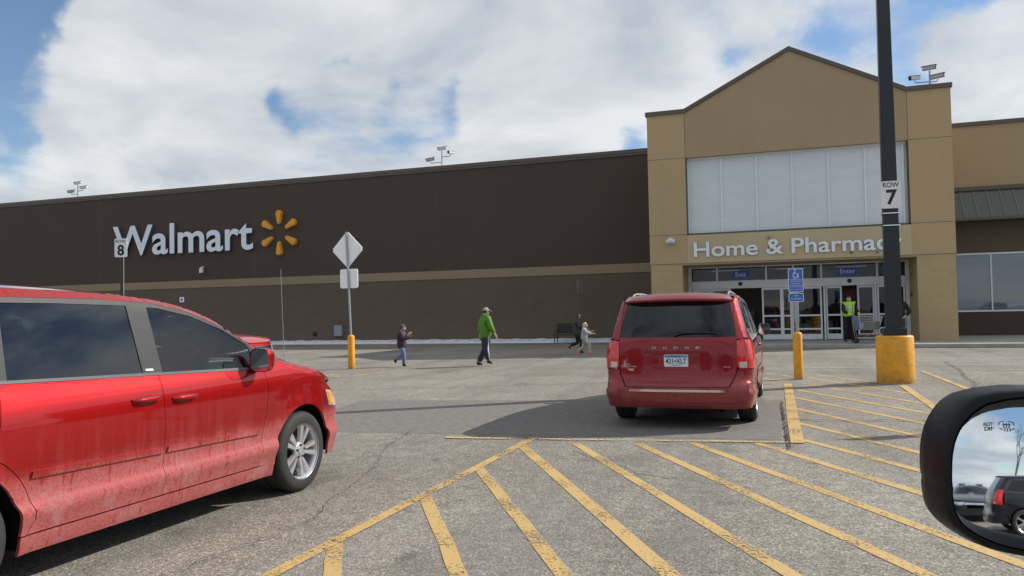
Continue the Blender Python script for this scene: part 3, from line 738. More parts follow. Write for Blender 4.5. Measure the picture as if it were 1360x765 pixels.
        patch(bm, [(B.ycr(t0), t0), (B.ycr(ts), ts), (B.ycr(ts)+0.16, ts), (B.ycr(t0)+0.17, t0)], B.side(sd), 0.001, 0.04, 0.03, 0.010, mi=0)
        bmesh.ops.recalc_face_normals(bm, faces=bm.faces[:]); obj('taillight', bm, [m_redlens, m_whitelens], root, True, 50)
    # rear bumper: wraps from wheel arch round the back
    bm = BM()
    for sd in (1, -1):
        patch(bm, [(-wb-ra-0.03, 0.55), (-wb-ra-0.005, wr-0.03), (-wb-ra+0.01, zs+0.05), (B.ycr(0.3), zs+0.05), (B.ycr(0.42), 0.42), (B.ycr(0.58), 0.58)], B.side(sd), 0.001, st, 0.02, 0.008)
    patch(bm, [(-wr_(.3), zs+0.05), (wr_(.3), zs+0.05), (wr_(.42), 0.42), (wr_(.58), 0.58), (wr_(t0), t0-0.005), (xt+0.006, t0-0.005), (xt+0.004, t0+0.015), (xt-0.012, t0-0.08), (xt-0.09, 0.532), (-xt+0.09, 0.532), (-xt+0.012, t0-0.08), (-xt-0.004, t0+0.015), (-xt-0.006, t0-0.005), (-wr_(t0), t0-0.005), (-wr_(.58), 0.58), (-wr_(.42), 0.42)], B.rear, 0.0, 0.05, 0.02, 0.008)
    bmesh.ops.recalc_face_normals(bm, faces=bm.faces[:]); rb = obj('rear_bumper', bm, paint, root, True, 50)
    # dark inner shell, floor, wheel wells
    bm = BM()
    wm = P['Wmax']
    box(bm, -0.60, 0.60, B.ycr(0.4)+0.22, 0.62, zs+0.03, 0.46)
    box(bm, -wm+0.09, wm-0.09, -wb+ra+0.04, -ra-0.05, zs+0.02, 0.44)
    box(bm, -wm+0.25, wm-0.25, B.ycr(0.4)+0.16, -wb-ra-0.02, zs+0.12, 0.56)
    box(bm, -0.66, 0.66, -0.25, 0.66, 0.46, 0.70)
    for ya in (0, -wb):
        for sd in (1, -1):
            ar = arc(ya, wr, ra+0.015, -8, 188, 20); x0 = sd*(wm-0.33); x1 = sd*(wm-0.045)
            for (a, c2) in zip(ar, ar[1:]):
                vv = [bm.verts.new((x0, *a)), bm.verts.new((x1, *a)), bm.verts.new((x1, *c2)), bm.verts.new((x0, *c2))]; bm.faces.new(vv)
            cc = [bm.verts.new((x0, *a)) for a in ar]; bm.faces.new(cc)
    obj('underbody', bm, m_under, root)
    xw = wm-0.115-0.015
    for ya in (0, -wb):
        for sd in (1, -1): make_wheel(root, sd*xw, ya, sd, wr, P.get('spokes', 10), detail, rimcol)
    # cabin
    bm = BM()
    rows = P['rows']
    for ry in rows:
        for xs in (-0.38, 0.38):
            box(bm, xs-0.24, xs+0.24, ry-0.10, ry+0.42, 0.56, 0.74, 0.05)
            R = Matrix.Translation((xs, ry-0.10, 0.70)) @ Matrix.Rotation(radians(12), 4, 'X')
            box(bm, -0.23, 0.23, -0.07, 0.06, 0, 0.62, 0.045, R); box(bm, -0.12, 0.12, -0.05, 0.045, 0.67, 0.85, 0.04, R)
            for t_ in (-0.05, 0.05): tube(bm, [R @ Vector((t_, 0, 0.6)), R @ Vector((t_, 0, 0.7))], 0.008, 6)
    obj('seat', bm, m_seat, root, True, 40)
    bm = BM()
    box(bm, -0.74, 0.74, yb-0.42, yb-0.12, 0.66, zb-0.08, 0.05); obj('dashboard', bm, m_plastic, root, True, 40)
    bm = BM(); c = Vector((-0.38, yb-0.56, 0.94)); ring = []
    for k in range(25):
        a = 2*pi*k/24; ring.append(c + Vector((0.19*cos(a), -0.07*sin(a), 0.175*sin(a))))
    tube(bm, ring, 0.014, 6, False)
    for a in (0.2, pi-0.2, -pi/2): tube(bm, [c, c + Vector((0.19*cos(a), -0.07*sin(a), 0.175*sin(a)))], 0.012, 6)
    tube(bm, [c, c+Vector((0, 0.2, -0.08))], 0.03, 8)
    obj('steering_wheel', bm, m_plastic, root, True, 40)
    # mirrors
    my, mz = P['mir']
    for sd in (1, -1):
        x0 = sd*(B.W(my, mz)-0.02)
        bm = BM(); pr = rrect(0.17, 0.19, 0.055, 4)
        rings = []
        for (dy, sc_) in ((0.075, 0.45), (0.055, 0.75), (0.02, 0.95), (-0.03, 1.0), (-0.05, 0.97)):
            rings.append([bm.verts.new((x0+sd*(0.135+a*sc_+ (0.015 if a > 0 else 0)), my+dy-0.02, mz+0.015+b*sc_)) for a, b in pr])
        for i in range(len(rings)-1):
            for k in range(len(pr)): bm.faces.new((rings[i][k], rings[i][(k+1) % len(pr)], rings[i+1][(k+1) % len(pr)], rings[i+1][k]))
        bm.faces.new(rings[0]); bmesh.ops.recalc_face_normals(bm, faces=bm.faces[:])
        mo = obj('door_mirror', bm, P.get('mirmat') or paint, root, True, 60)
        bm = BM(); vs = [bm.verts.new((x0+sd*(0.135+a*0.93+(0.015 if a > 0 else 0)), my-0.062, mz+0.015+b*0.93)) for a, b in pr]; bm.faces.new(vs)
        bm2 = obj('mirror_glass', bm, m_mirror, mo)
        bm = BM(); tube(bm, [(x0-sd*0.03, my, mz-0.06), (x0+sd*0.08, my-0.01, mz-0.05)], [0.045, 0.035], 10); obj('mirror_arm', bm, m_plastic, mo, True, 40)
    # handles
    if detail:
        for (hy, hz) in P['handles']:
            for sd, par in ((1, None), (-1, None)):
                S = B.side(sd); par = (fd if hy > y1 else rd)[sd]
                bm = BM(); lathe_n = 10
                pts = [S(hy-0.115+0.23*t, hz+0.0, 0.002 if t in (0, 1) else 0.030) for t in (0, 0.12, 0.3, 0.5, 0.7, 0.88, 1)]
                tube(bm, pts, [0.010, 0.014, 0.017, 0.018, 0.017, 0.014, 0.010], 8); obj('door_handle', bm, paint, par, True, 60)
                bm = BM(); el = [(hy+0.085*cos(2*pi*k/20), hz-0.004+0.032*sin(2*pi*k/20)) for k in range(20)]
                patch(bm, el, S, 0, 0.05, 0.0, 0.0022); obj('handle_recess_shade', bm, m_recess_shade, par, True)  # flat ellipse, its darker red stands for shade in the grip hollow
    return root, B, dict(tailgate=tg, bumper=rb, fd=fd)
m_mirror = mat('mirror_silver', (0.85, 0.88, 0.90), 0.02, metal=1.0)
m_recess_shade = mat('recess_shade_red', (0.16, 0.006, 0.008), 0.35, coat=0.6)
VAN = dict(wb=3.08, wr=0.345, ra=0.405, sill=0.215, Wmax=0.955, belt=1.10, rise=0.035, redge=0.06,
  W=[(.18,.885),(.26,.915),(.36,.935),(.44,.960),(.465,.960),(.51,.934),(.60,.942),(.75,.955),(.88,.955),(.98,.947),(1.07,.925),(1.13,.900),(1.3,.855),(1.6,.775),(1.7,.74),(1.8,.70)],
  zE=[(-4.15,1.615),(-3.95,1.655),(-3.5,1.69),(-3.0,1.705),(-2.5,1.705),(-1.9,1.685),(-1.40,1.635),(-1.02,1.535),(-.69,1.375),(-.45,1.25),(-.2,1.155),(0,1.10),(.25,1.045),(.5,.965),(.75,.86),(.98,.75)],
  crown=[(-4.15,.03),(-3.8,.045),(-3,.055),(-1.7,.055),(-1.2,.06),(-.8,.085),(-.4,.085),(-.1,.07),(.2,.055),(.6,.04),(.95,.01)],
  af=.66, nf=3.0, yF=[(.2,.90),(.32,.95),(.48,.96),(.58,.955),(.7,.93),(.8,.87),(.9,.75)],
  yR=[(.2,-4.04),(.30,-4.10),(.45,-4.12),(.56,-4.11),(.62,-4.05),(.72,-4.03),(1.0,-4.02),(1.15,-4.0),(1.64,-3.80),(1.8,-3.75)],
  zfront=.80, zrear=1.64, cowl=-.12, header=-1.42, doors=(-.57,-1.62,-2.64,-2.76), abase=-.28, hl=.36, tail0=.76, tail1=1.13, tailx=.745,
  rg=(1.165,1.615), gx0=.74, gx1=.655, qgap=.09,
  frame=[(-.34,1.11),(-.50,1.215),(-.68,1.335),(-.92,1.455),(-1.22,1.565),(-1.55,1.625),(-2.0,1.648),(-2.8,1.655),(-3.58,1.625),(-3.80,1.215),(-2.8,1.175),(-1.65,1.135),(-.55,1.10)],
  panes=[[(-.60,1.115),(-.615,1.26),(-.66,1.305),(-.90,1.425),(-1.20,1.53),(-1.50,1.588),(-1.60,1.595),(-1.575,1.145)],
         [(-.42,1.125),(-.53,1.205),(-.545,1.12)],
         [(-1.745,1.155),(-1.775,1.605),(-2.3,1.618),(-2.68,1.62),(-2.71,1.185)],
         [(-2.87,1.195),(-2.83,1.625),(-3.52,1.598),(-3.70,1.235)]],
  clear=[1,1,0,0], toppts=(-3.6,-3.2,-2.8,-2.3,-1.9,-1.6,-1.40,-1.2,-1.02,-.85,-.69,-.55,-.45,-.36), rearz=(1.25,1.4,1.55,1.615),
  beltpts=[(-.36,1.105),(-.56,1.105),(-1.62,1.14),(-2.8,1.18),(-3.79,1.215)],
  mould=[(-2.62,-1.64,.655,.628),(-1.60,-.60,.627,.603)], rows=(-1.45,-2.35,-3.1), mir=(-.62,1.16), handles=[(-1.78,.985),(-1.43,.965)])
SUV = dict(VAN); SUV.update(wb=2.85, wr=.37, ra=.43, sill=.27, belt=1.15, rise=.03, yR=[(.2,-3.72),(.5,-3.80),(.62,-3.74),(1.1,-3.68),(1.68,-3.35),(1.8,-3.3)],
  zE=[(-3.9,1.60),(-3.6,1.66),(-3.0,1.70),(-2.3,1.71),(-1.7,1.69),(-1.35,1.62),(-1.02,1.48),(-.75,1.35),(-.5,1.24),(-.3,1.18),(0,1.14),(.3,1.11),(.6,1.07),(.85,.98),(.98,.92)],
  crown=[(-3.9,.03),(-3,.05),(-1.5,.05),(-.8,.07),(-.3,.05),(.6,.04),(.95,.02)],
  yF=[(.2,.84),(.4,.90),(.7,.92),(.9,.90),(1.0,.86)], zfront=.95, zrear=1.66, cowl=-.22, header=-1.40, doors=(-.60,-1.55,-2.38,-2.5), abase=-.36, hl=.42,
  tail0=.86, tail1=1.30, tailx=.76, rg=(1.24,1.60), qgap=.05,
  frame=[(-.46,1.16),(-.62,1.24),(-.85,1.36),(-1.12,1.49),(-1.4,1.58),(-2.0,1.64),(-2.8,1.63),(-3.2,1.60),(-3.42,1.23),(-1.6,1.18)],
  panes=[[(-.66,1.17),(-.70,1.25),(-.92,1.37),(-1.16,1.47),(-1.50,1.57),(-1.52,1.19)],[(-1.60,1.195),(-1.60,1.575),(-2.38,1.60),(-2.46,1.215)],[(-2.56,1.225),(-2.48,1.60),(-3.12,1.575),(-3.30,1.25)]],
  clear=[1,0,0], toppts=(-3.3,-2.9,-2.3,-1.9,-1.6,-1.35,-1.15,-1.02,-.85,-.75,-.6,-.5,-.42), rearz=(1.35,1.5,1.61),
  beltpts=[(-.5,1.155),(-1.6,1.19),(-3.4,1.235)], mould=None, rows=(-1.4,-2.3), mir=(-.68,1.21), handles=[(-1.70,1.04),(-1.38,1.03)], spokes=6)
SEDAN = dict(SUV); SEDAN.update(wb=2.78, wr=.33, ra=.39, sill=.2, belt=.95, rise=.02,
  W=[(.18,.83),(.3,.88),(.45,.905),(.7,.91),(.85,.90),(.95,.88),(1.0,.86),(1.2,.77),(1.4,.66),(1.6,.6)], Wmax=.91,
  zE=[(-3.85,.98),(-3.6,1.04),(-3.3,1.09),(-3.0,1.18),(-2.6,1.32),(-2.2,1.40),(-1.7,1.42),(-1.35,1.38),(-1.0,1.26),(-.6,1.08),(-.3,.98),(0,.95),(.4,.88),(.7,.80),(.95,.72)],
  crown=[(-3.85,.03),(-3.3,.05),(-1.5,.06),(-.8,.08),(-.2,.06),(.9,.02)],
  yF=[(.2,.86),(.45,.92),(.7,.88),(.8,.8)], yR=[(.2,-3.78),(.45,-3.86),(.8,-3.80),(1.0,-3.76),(1.2,-3.7)], zfront=.74, zrear=.98, cowl=-.30, header=-1.30,
  doors=(-.55,-1.55,-2.35,-2.5), abase=-.40, tail0=.66, tail1=.88, tailx=.6, rg=(.90,.94), gx0=.3, gx1=.28, hl=.42,
  frame=[(-.55,.97),(-.8,1.08),(-1.05,1.21),(-1.35,1.32),(-1.7,1.365),(-2.2,1.345),(-2.55,1.26),(-2.95,1.10),(-3.0,1.0)],
  panes=[[(-.72,.985),(-.9,1.09),(-1.1,1.195),(-1.38,1.29),(-1.55,1.32),(-1.55,1.0)],[(-1.63,1.0),(-1.63,1.325),(-2.15,1.31),(-2.5,1.22),(-2.75,1.11),(-2.8,1.02)]],
  clear=[0,0], toppts=(-3.6,-3.3,-3.0,-2.6,-2.2,-1.9,-1.7,-1.35,-1.2,-1.0,-.8,-.6,-.5), rearz=(.95,), beltpts=[(-.5,.965),(-2.9,1.0)], rows=(-1.5,-2.3), mir=(-.72,1.0), handles=[(-1.7,.86),(-1.4,.85)])

red1 = carpaint('red_paint_dirty', (0.34, 0.003, 0.004), dirt=0.85)
red2 = carpaint('red_paint_hazed', (0.235, 0.012, 0.018), dirt=0.35)  # maroon lifted for windscreen haze; the dirt amount is partly that haze
red3 = carpaint('red_paint_far', (0.50, 0.010, 0.012))

# ------------------------------------------------------------------ the two minivans
van1, B1, P1 = make_car(VAN, 'minivan', 'bright red minivan caked in road salt, front half in view in the near left foreground', 'minivan', (-4.91, 5.95, 0), radians(-0.5), red1, group='red minivans')
bm = BM(); tube(bm, [(0.80, -0.06, 1.075), (0.80, -0.06, 1.12)], [0.016, 0.010], 8); tube(bm, [(0.80, -0.06, 1.10), (0.80, -0.10, 1.93)], [0.0035, 0.002], 6)
obj('aerial', bm, m_galv, van1)
bm = BM(); patch(bm, [(-1.655,1.165),(-1.657,1.178),(-1.725,1.180),(-1.723,1.167)], B1.side(1), 0, .03, 0.002, 0.003); obj('badge', bm, m_sign, van1)

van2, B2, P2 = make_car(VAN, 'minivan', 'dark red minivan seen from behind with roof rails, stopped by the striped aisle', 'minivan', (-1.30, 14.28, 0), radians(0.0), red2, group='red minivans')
for sd in (1, -1):
    bm = BM(); pts = []
    for k in range(13):
        y = -1.75-1.75*k/12; u = 0.90; p = Vector(B2.top(u, y, 0)); e = min(k, 12-k); p.z += (0.0, 0.022, 0.030)[min(e, 2)]; p.x *= sd; pts.append(p)
    tube(bm, pts, 0.012, 8)
    for k in (0, 4, 8, 12):
        p = pts[k]; box(bm, p.x-.012, p.x+.012, p.y-.04, p.y+.04, p.z-.035, p.z+0.004, .004)
    obj('roof_rail', bm, m_galv, van2, True, 40)
tg = P2['tailgate']
# spoiler lip over the rear window
bm = BM()
prof = []
for k in range(17):
    x = -0.70+1.40*k/16; y = B2.rear(x, 1.63, 0)[1]; prof.append((x, y))
rows_ = []
for x, y in prof:
    e = 1-abs(x/0.72)**6
    rows_.append([bm.verts.new(B2.top(x/.755, y+0.30, -0.002)), bm.verts.new(B2.top(x/.755, y+0.16, 0.008)), bm.verts.new(B2.top(x/.755, y+.02, 0.010)), bm.verts.new((x, y-0.075*e-0.02, 1.650-0.03*abs(x)**2)), bm.verts.new((x, y-0.07*e-0.02, 1.628-0.03*abs(x)**2)), bm.verts.new((x, y+0.01, 1.615-0.03*abs(x)**2))])
for a, b in zip(rows_, rows_[1:]):
    for i in range(5): bm.faces.new((a[i], b[i], b[i+1], a[i+1]))
bm.faces.new(rows_[0]); bm.faces.new(rows_[-1]); bmesh.ops.recalc_face_normals(bm, faces=bm.faces[:])
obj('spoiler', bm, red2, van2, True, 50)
yb_ = B2.rear(0, 0.9, 0)[1]
# plate recess panel in body colour, plate
bm = BM()
patch(bm, [(-.40,.955),(-.385,.70),(.385,.70),(.40,.955)], lambda x, z, o: (x, B2.rear(x, z, 0)[1]+0.0-o, z), 0, .06, 0.0, 0.004)
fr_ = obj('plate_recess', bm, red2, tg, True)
bm = BM(); prism(bm, [(x, z) for x, z in [(-.42,.956),(.42,.956),(.40,.985),(-.40,.985)]], yb_-0.03, yb_+0.01); bmesh.ops.bevel(bm, geom=bm.edges[:], offset=.006, segments=2, affect='EDGES')
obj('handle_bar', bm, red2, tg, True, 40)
bm = BM(); prism(bm, rrect(.305, .155, .015, 3, -0.0, .865), yb_-0.016, yb_-0.006); plate = obj('license_plate', bm, mat('plate_white', (.62,.68,.76), .4), tg)
bm = BM(); prism(bm, [(-.145,.905),(.145,.905),(.145,.935),(-.145,.935)], yb_-0.0178, yb_-0.015); obj('plate_band', bm, mat('plate_blue', (.10,.25,.50), .4, noise=.3, scale=40), plate)
text('plate_number', '421\u2022XLT', m_black, plate, w=.262, h=.066, depth=.002, loc=(0, yb_-0.0165, .828), bold=.01)
text('plate_state', 'Minnesota', mat('plate_navy', (.03,.06,.2), .4), plate, w=.11, h=.018, depth=.002, loc=(0, yb_-0.0185, .911))
text('plate_motto', '10,000 lakes', MATS['plate_navy'], plate, w=.12, h=.014, depth=.002, loc=(0, yb_-0.0165, .800))
for k, ch in enumerate('DODGE'):
    text('badge_letter', ch, m_chrome, tg, w=.052, h=.024, depth=.008, loc=(-.275+.1375*k, yb_+0.0, 1.018), bold=.012)
for o in [c for c in tg.children if c.name.startswith('badge_letter')]: o.location.y = B2.rear(0, 1.02, 0)[1]-yb_-0.004
text('badge_letter', 'GRAND', m_chrome, tg, w=.10, h=.018, depth=.004, loc=(-.64, yb_-.002, .805))
text('badge_letter', 'CARAVAN', m_chrome, tg, w=.20, h=.020, depth=.004, loc=(-.61, yb_-.002, .778))
text('badge_letter', 'STOW', m_chrome, tg, w=.09, h=.018, depth=.004, loc=(.63, yb_-.002, .775))
bm = BM(); prism(bm, [(-.63,.762),(-.54,.762),(-.55,.728),(-.61,.735)], yb_-.004, yb_+.003); obj('flag_badge', bm, mat('flag_pink', (.55,.30,.30), .4, noise=.4, scale=90), tg)
ybb = B2.rear(0, .5, 0)[1]
bm = BM(); patch(bm, [(-.60,.475),(.60,.475),(.60,.505),(-.60,.505)], B2.rear, 0, .06, .02, .022); bmesh.ops.recalc_face_normals(bm, faces=bm.faces[:]); obj('bumper_strip', bm, m_chrome, P2['bumper'], True, 50)
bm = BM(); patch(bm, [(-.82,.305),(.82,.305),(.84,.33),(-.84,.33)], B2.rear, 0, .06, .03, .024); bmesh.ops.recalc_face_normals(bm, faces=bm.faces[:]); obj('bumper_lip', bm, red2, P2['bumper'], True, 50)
# wiper
wy = lambda x, z: B2.rear(x, z, 0)[1]-0.02
bm = BM(); tube(bm, [(.0, wy(0,1.2), 1.20), (.12, wy(.12,1.22)-.01, 1.218), (.38, wy(.38,1.215), 1.215)], [.013,.010,.006], 6); tube(bm, [(.02, wy(.02,1.235), 1.232), (.50, wy(.5,1.21), 1.212)], .007, 6); lathe(bm, [(.022,0),(.022,-.02),(.012,-.03)], 12, 'Y', (0, wy(0,1.19)+.012, 1.195))
obj('rear_wiper', bm, m_plastic, tg, True, 40)
bm = BM(); tube(bm, [(.52, -3.5, .26), (.55, -4.05, .25)], .03, 12, False); tube(bm, [(.52, -3.6, .26), (.53, -3.3, .27)], [.09,.09], 12); obj('exhaust', bm, m_darkmetal, van2, True, 40)

# ------------------------------------------------------------------ other cars
black_p = carpaint('black_paint', (0.012, 0.013, 0.016), metal=0.2)
grey_p = carpaint('slate_paint', (0.045, 0.055, 0.07)); white_p = carpaint('silver_paint', (0.45, 0.46, 0.48)); 
# ------------------------------------------------------------------ ground and paint
bm = BM()
g = [-600, -120, -60, -30, 0, 30, 60, 120, 600]
vv = {}
for i, x in enumerate(g):
    for j, y in enumerate(g): vv[i, j] = bm.verts.new((x, y, 0))
for i in range(8):
    for j in range(8): bm.faces.new((vv[i, j], vv[i+1, j], vv[i+1, j+1], vv[i, j+1]))
struct('parking_lot', bm, m_asphalt)
def strip(bm, a, b, w, z=0.004, seg=6, jit=0.0):
    a = Vector(a); b = Vector(b); d = (b-a).normalized(); n = Vector((-d.y, d.x)); prev = None
    for k in range(seg+1):
        p = a.lerp(b, k/seg) + n*random.uniform(-jit, jit)
        c = [bm.verts.new((*(p+n*w/2), z)), bm.verts.new((*(p-n*w/2), z))]
        if prev: bm.faces.new((prev[0], prev[1], c[1], c[0]))
        prev = c
LN = [((-2.92,4.75),(-2.2,3.5)),((-2.88,6.08),(-1.36,3.5)),((-2.87,7.28),(-.75,3.6)),((-2.9,8.68),(-.10,3.6)),((-2.28,8.85),(.65,3.6)),((-1.58,8.97),(1.5,3.6)),((-1.02,9.19),(2.2,3.7)),((-.31,9.30),(2.9,3.9)),
  ((.18,9.64),(2.9,5.2)),((.16,11.05),(2.1,7.6)),((.15,12.61),(2.08,9.0)),((.12,14.24),(2.1,10.5)),((.2,15.51),(2.08,12.0)),((.31,16.93),(2.1,13.42)),((.48,18.22),(2.1,15.0)),((.58,19.26),(1.76,17.16)),((-.42,19.41),(.18,18.47)),((-.48,18.03),(.14,17.11))]
for i, (a, b) in enumerate(LN):
    bm = BM(); strip(bm, a, b, 0.105 if i != 3 else 0.12, 0.004, 8, 0.006); o = struct('road_marking', bm, m_yline)
bm = BM(); strip(bm, (-2.87, 2.6), (-2.87, 9.16), 0.10, 0.0085, 10, 0.005); strip(bm, (.06, 16.7), (.12, 9.38), 0.15, 0.0085, 10, 0.008)
strip(bm, (2.12, 16.65), (2.06, 11.0), 0.13, 0.0085, 8); strip(bm, (3.0, 20.35), (3.12, 15.0), 0.11, 0.0085, 8); struct('road_marking', bm, m_yline)
bm = BM(); strip(bm, (-3.93, 8.90), (.2, 9.42), 0.09, 0.0125, 10, 0.006); strip(bm, (.5, 21.25), (9.5, 20.45), 0.10, 0.0125, 10)
struct('road_marking', bm, m_yline2)
bm = BM()
for (a, b) in (((-11.33,18.29),(-10.69,17.61)),((-10.5,17.35),(-10.2,19.2)),((-14,19.4),(-10.5,17.4)),((-26,25.4),(-18,24.4))): strip(bm, a, b, 0.12, 0.0045)
struct('road_marking', bm, m_yline2)
bm = BM()
for k in range(5): strip(bm, (1.5+k*.9, 24.3+k*.35), (4.6+k*.9, 23.3+k*.4), 0.10, 0.0045)
strip(bm, (3, 27.6), (12, 27.4), .1, .0045); strip(bm, (-2, 22.6), (12, 22.3), .1, .0165)
struct('road_marking', bm, m_wline)
bm = BM(); fs_ = [(-6.5,9.0),(-.06,9.6),(-.04,11.3),(-.05,13.45),(-3,13.3),(-7.2,12.6)]; bm.faces.new([bm.verts.new((x, y, .002)) for x, y in fs_]); struct('asphalt_patch', bm, mat('patch_asphalt', (.15,.14,.128), .9, noise=.28, scale=9, bump=.4, bscale=80, detail=10))
# cracks: thin jagged tar-dark sheets
m_crack = mat('crack', (0.028, 0.027, 0.026), 0.95)
m_crackedge = mat('crack_dust', (0.24, 0.235, 0.225), 0.95)
def crack(pts, w, jit, m=m_crack, z=0.0205):
    bm = BM(); P = []
    for a, b in zip(pts, pts[1:]):
        a = Vector(a); b = Vector(b); n = max(3, int((b-a).length/0.07)); d = (b-a).normalized(); q = Vector((-d.y, d.x))
        for k in range(n): P.append((a.lerp(b, k/n) + q*random.gauss(0, jit), q))
    P.append((Vector(pts[-1]), q)); pr = None
    for p, q in P:
        ww = w*random.uniform(0.25, 1.3); c = [bm.verts.new((*(p+q*ww/2), z)), bm.verts.new((*(p-q*ww/2), z))]
        if pr: bm.faces.new((pr[0], pr[1], c[1], c[0]))
        pr = c
    struct('asphalt_crack', bm, m)
crack([(-.05,13.5),(-.03,12.1),(.0,10.5),(.02,9.6),(.03,8.9)], .035, .010)
crack([(-.5,13.52),(-.05,13.5)], .02, .008)
crack([(.05,11.32),(.53,11.26),(1.28,11.48),(1.85,11.44),(3.4,11.5)], .035, .014)
crack([(-3.6,3.1),(-3.45,3.79),(-3.42,4.25),(-3.33,4.68),(-3.32,5.14),(-3.54,5.69),(-3.65,6.25),(-3.88,7.08),(-4.13,7.66),(-4.35,8.26),(-4.6,9.4)], .008, .012)
crack([(4.07,23.96),(3.84,20.64),(3.58,18.9),(3.43,17.12),(3.19,15.91),(3.3,13)], .03, .035)
crack([(-11,13.2),(-8,14.4),(-5.2,15.6),(-2.6,17.0)], .03, .03)
crack([(-16,22.3),(-9.5,23.5),(-5,23.9)], .035, .04)
crack([(-2.2,8.4),(-1.2,7.3),(-.3,7.0)], .012, .03, m_crackedge)
crack([(.6,19.6),(6,19.2),(11,19.4)], .03, .03)

# ------------------------------------------------------------------ store building
WY, TY, DY = 40.1, 34.0, 36.2
store = thing('store_building', 'long brown store building with a tan gabled entrance tower', 'store', (0, WY, 0))
def S(name, bm, m, par=None, smooth=False, ang=None):
    for v in bm.verts: v.co.y -= WY
    return obj(name, bm, m, par or store, smooth, ang)
# brown wall (left)
bm = BM(); box(bm, -95, -5.2, WY, WY+0.4, 3.96, 9.62); S('upper_wall', bm, m_brown)
bm = BM(); box(bm, -95, -5.2, WY, WY+0.4, 0, 3.50); S('lower_wall', bm, m_brownlow)
bm = BM(); box(bm, -95, -5.2, WY-0.03, WY+0.4, 3.50, 3.96); S('wall_band', bm, m_stripe)
bm = BM(); box(bm, -95, -5.2, WY-0.08, WY+0.5, 9.62, 9.80); box(bm, -95, -5.2, WY-0.05, WY-0.003, 9.50, 9.62); S('parapet_cap', bm, m_trim)
bm = BM(); box(bm, -95, 40, WY+0.4, WY+45, 0, 9.0); S('building_mass', bm, m_brownlow)
for x in range(-90, -8, 12):
    bm = BM(); box(bm, x-.008, x+.008, WY-0.004, WY+.01, 3.97, 9.49); S('wall_joint', bm, m_trim)
# entrance tower, front plane at TY
def tower_front():
    bm = BM()
    x0, x1 = -5.3, 6.36; xl, xr = -3.72, 4.84
    zs, zp = 9.90, 12.05
    def Q(poly, m, name, y0=TY, y1=None, par=None):
        b = BM(); prism(b, poly, y0, y1 if y1 else TY+0.5); S(name, b, m, par)
    Q([(x0, 8.0), (xl, 8.0), (xl, zs), (x0, zs)], m_tan, 'tower_panel'); Q([(xr, 8.0), (x1, 8.0), (x1, zs), (xr, zs)], m_tan, 'tower_panel')
    Q([(x0, 4.73), (xl, 4.73), (xl, 7.985), (x0, 7.985)], m_tan, 'tower_panel'); Q([(xr, 4.73), (x1, 4.73), (x1, 7.985), (xr, 7.985)], m_tan, 'tower_panel')
    Q([(x0, 3.50), (xl, 3.50), (xl, 4.715), (x0, 4.715)], m_tan, 'tower_panel'); Q([(xr, 3.50), (x1, 3.50), (x1, 4.715), (xr, 4.715)], m_tan, 'tower_panel')
    Q([(xl+0.015, 7.98), (xr-0.015, 7.98), (xr-0.015, 9.9), (0.55, zp), (xl+0.015, 9.9)], m_tandk, 'gable')
    # lower piers in block, doorway between
    Q([(x0+.02, 0.14), (-3.95, 0.14), (-3.95, 3.485), (x0+.02, 3.485)], m_tanblk, 'pier', TY+0.03, DY+.3); Q([(5.0, 0.14), (x1-.02, 0.14), (x1-.02, 3.485), (5.0, 3.485)], m_tanblk, 'pier', TY+0.03, DY+.3)
    Q([(-3.715, 3.50), (xr-.005, 3.50), (xr-.005, 4.68), (-3.715, 4.68)], m_cream, 'name_band', TY-0.02, TY+0.5)
    # joints: dark backing
    b = BM(); box(b, x0+.03, x1-.03, TY+0.06, TY+0.45, 4.69, 4.76); box(b, x0+.03, xl+.05, TY+0.06, TY+.45, 3.49, 9.8); box(b, xr-.05, x1-.03, TY+.06, TY+.45, 3.49, 9.8); S('joint_backing', b, m_trim)
    # parapet cap following the gable
    cap = [(x0-.06, zs), (xl, zs), (0.55, zp), (xr, zs), (x1+.06, zs)]
    b = BM(); h = 0.17
    for (a, c) in zip(cap, cap[1:]):
        prism(b, [(a[0], a[1]), (c[0], c[1]), (c[0], c[1]+h), (a[0], a[1]+h)], TY-0.07, TY+0.6)
    S('parapet_cap', b, m_trim)
    # tower sides and back
    b = BM(); box(b, x0, x0+.4, TY+0.5, WY+1, 3.49, zs); box(b, x1-.4, x1, TY+0.5, WY+1, 3.49, zs); box(b, x0+.4, x1-.4, WY+.6, WY+1, 8.9, zs); S('tower_side', b, m_tan)
    b = BM(); box(b, x0+.02, x0+.3, DY+.3, WY+1, 0, 3.49); box(b, x1-.3, x1-.02, DY+.3, WY+1, 0, 3.49); S('tower_side_base', b, m_tanblk)
    b = BM(); prism(b, [(x0+.4, zs), (xl, zs), (.55, zp), (xr, zs), (x1-.4, zs), (x1-.4, zs-.1), (x0+.4, zs-.1)], TY+.6, WY+4); S('tower_roof', b, m_trim)
tower_front()
# white panelled upper window, set back
bm = BM(); box(bm, -3.72, 4.84, TY+.30, TY+.42, 4.68, 7.98); S('upper_window', bm, m_panel)
uw = [o for o in store.children if o.name.startswith('upper_window')][0]
bm = BM()
xs = [-3.69, -2.27, -0.86, 0.54, 1.92, 3.28, 4.66, 4.81]
for x in xs[:-1]: box(bm, x-.035, x+.035, TY+.24, TY+.302, 4.72, 7.94)
box(bm, -3.72, 4.84, TY+.22, TY+.301, 4.68, 4.76); box(bm, -3.72, 4.84, TY+.22, TY+.301, 7.90, 7.98); S('mullion', bm, m_white_al, uw)
bm = BM(); box(bm, -3.95, 5.0, TY+.02, DY+.05, 3.42, 3.494); S('soffit', bm, m_tandk)
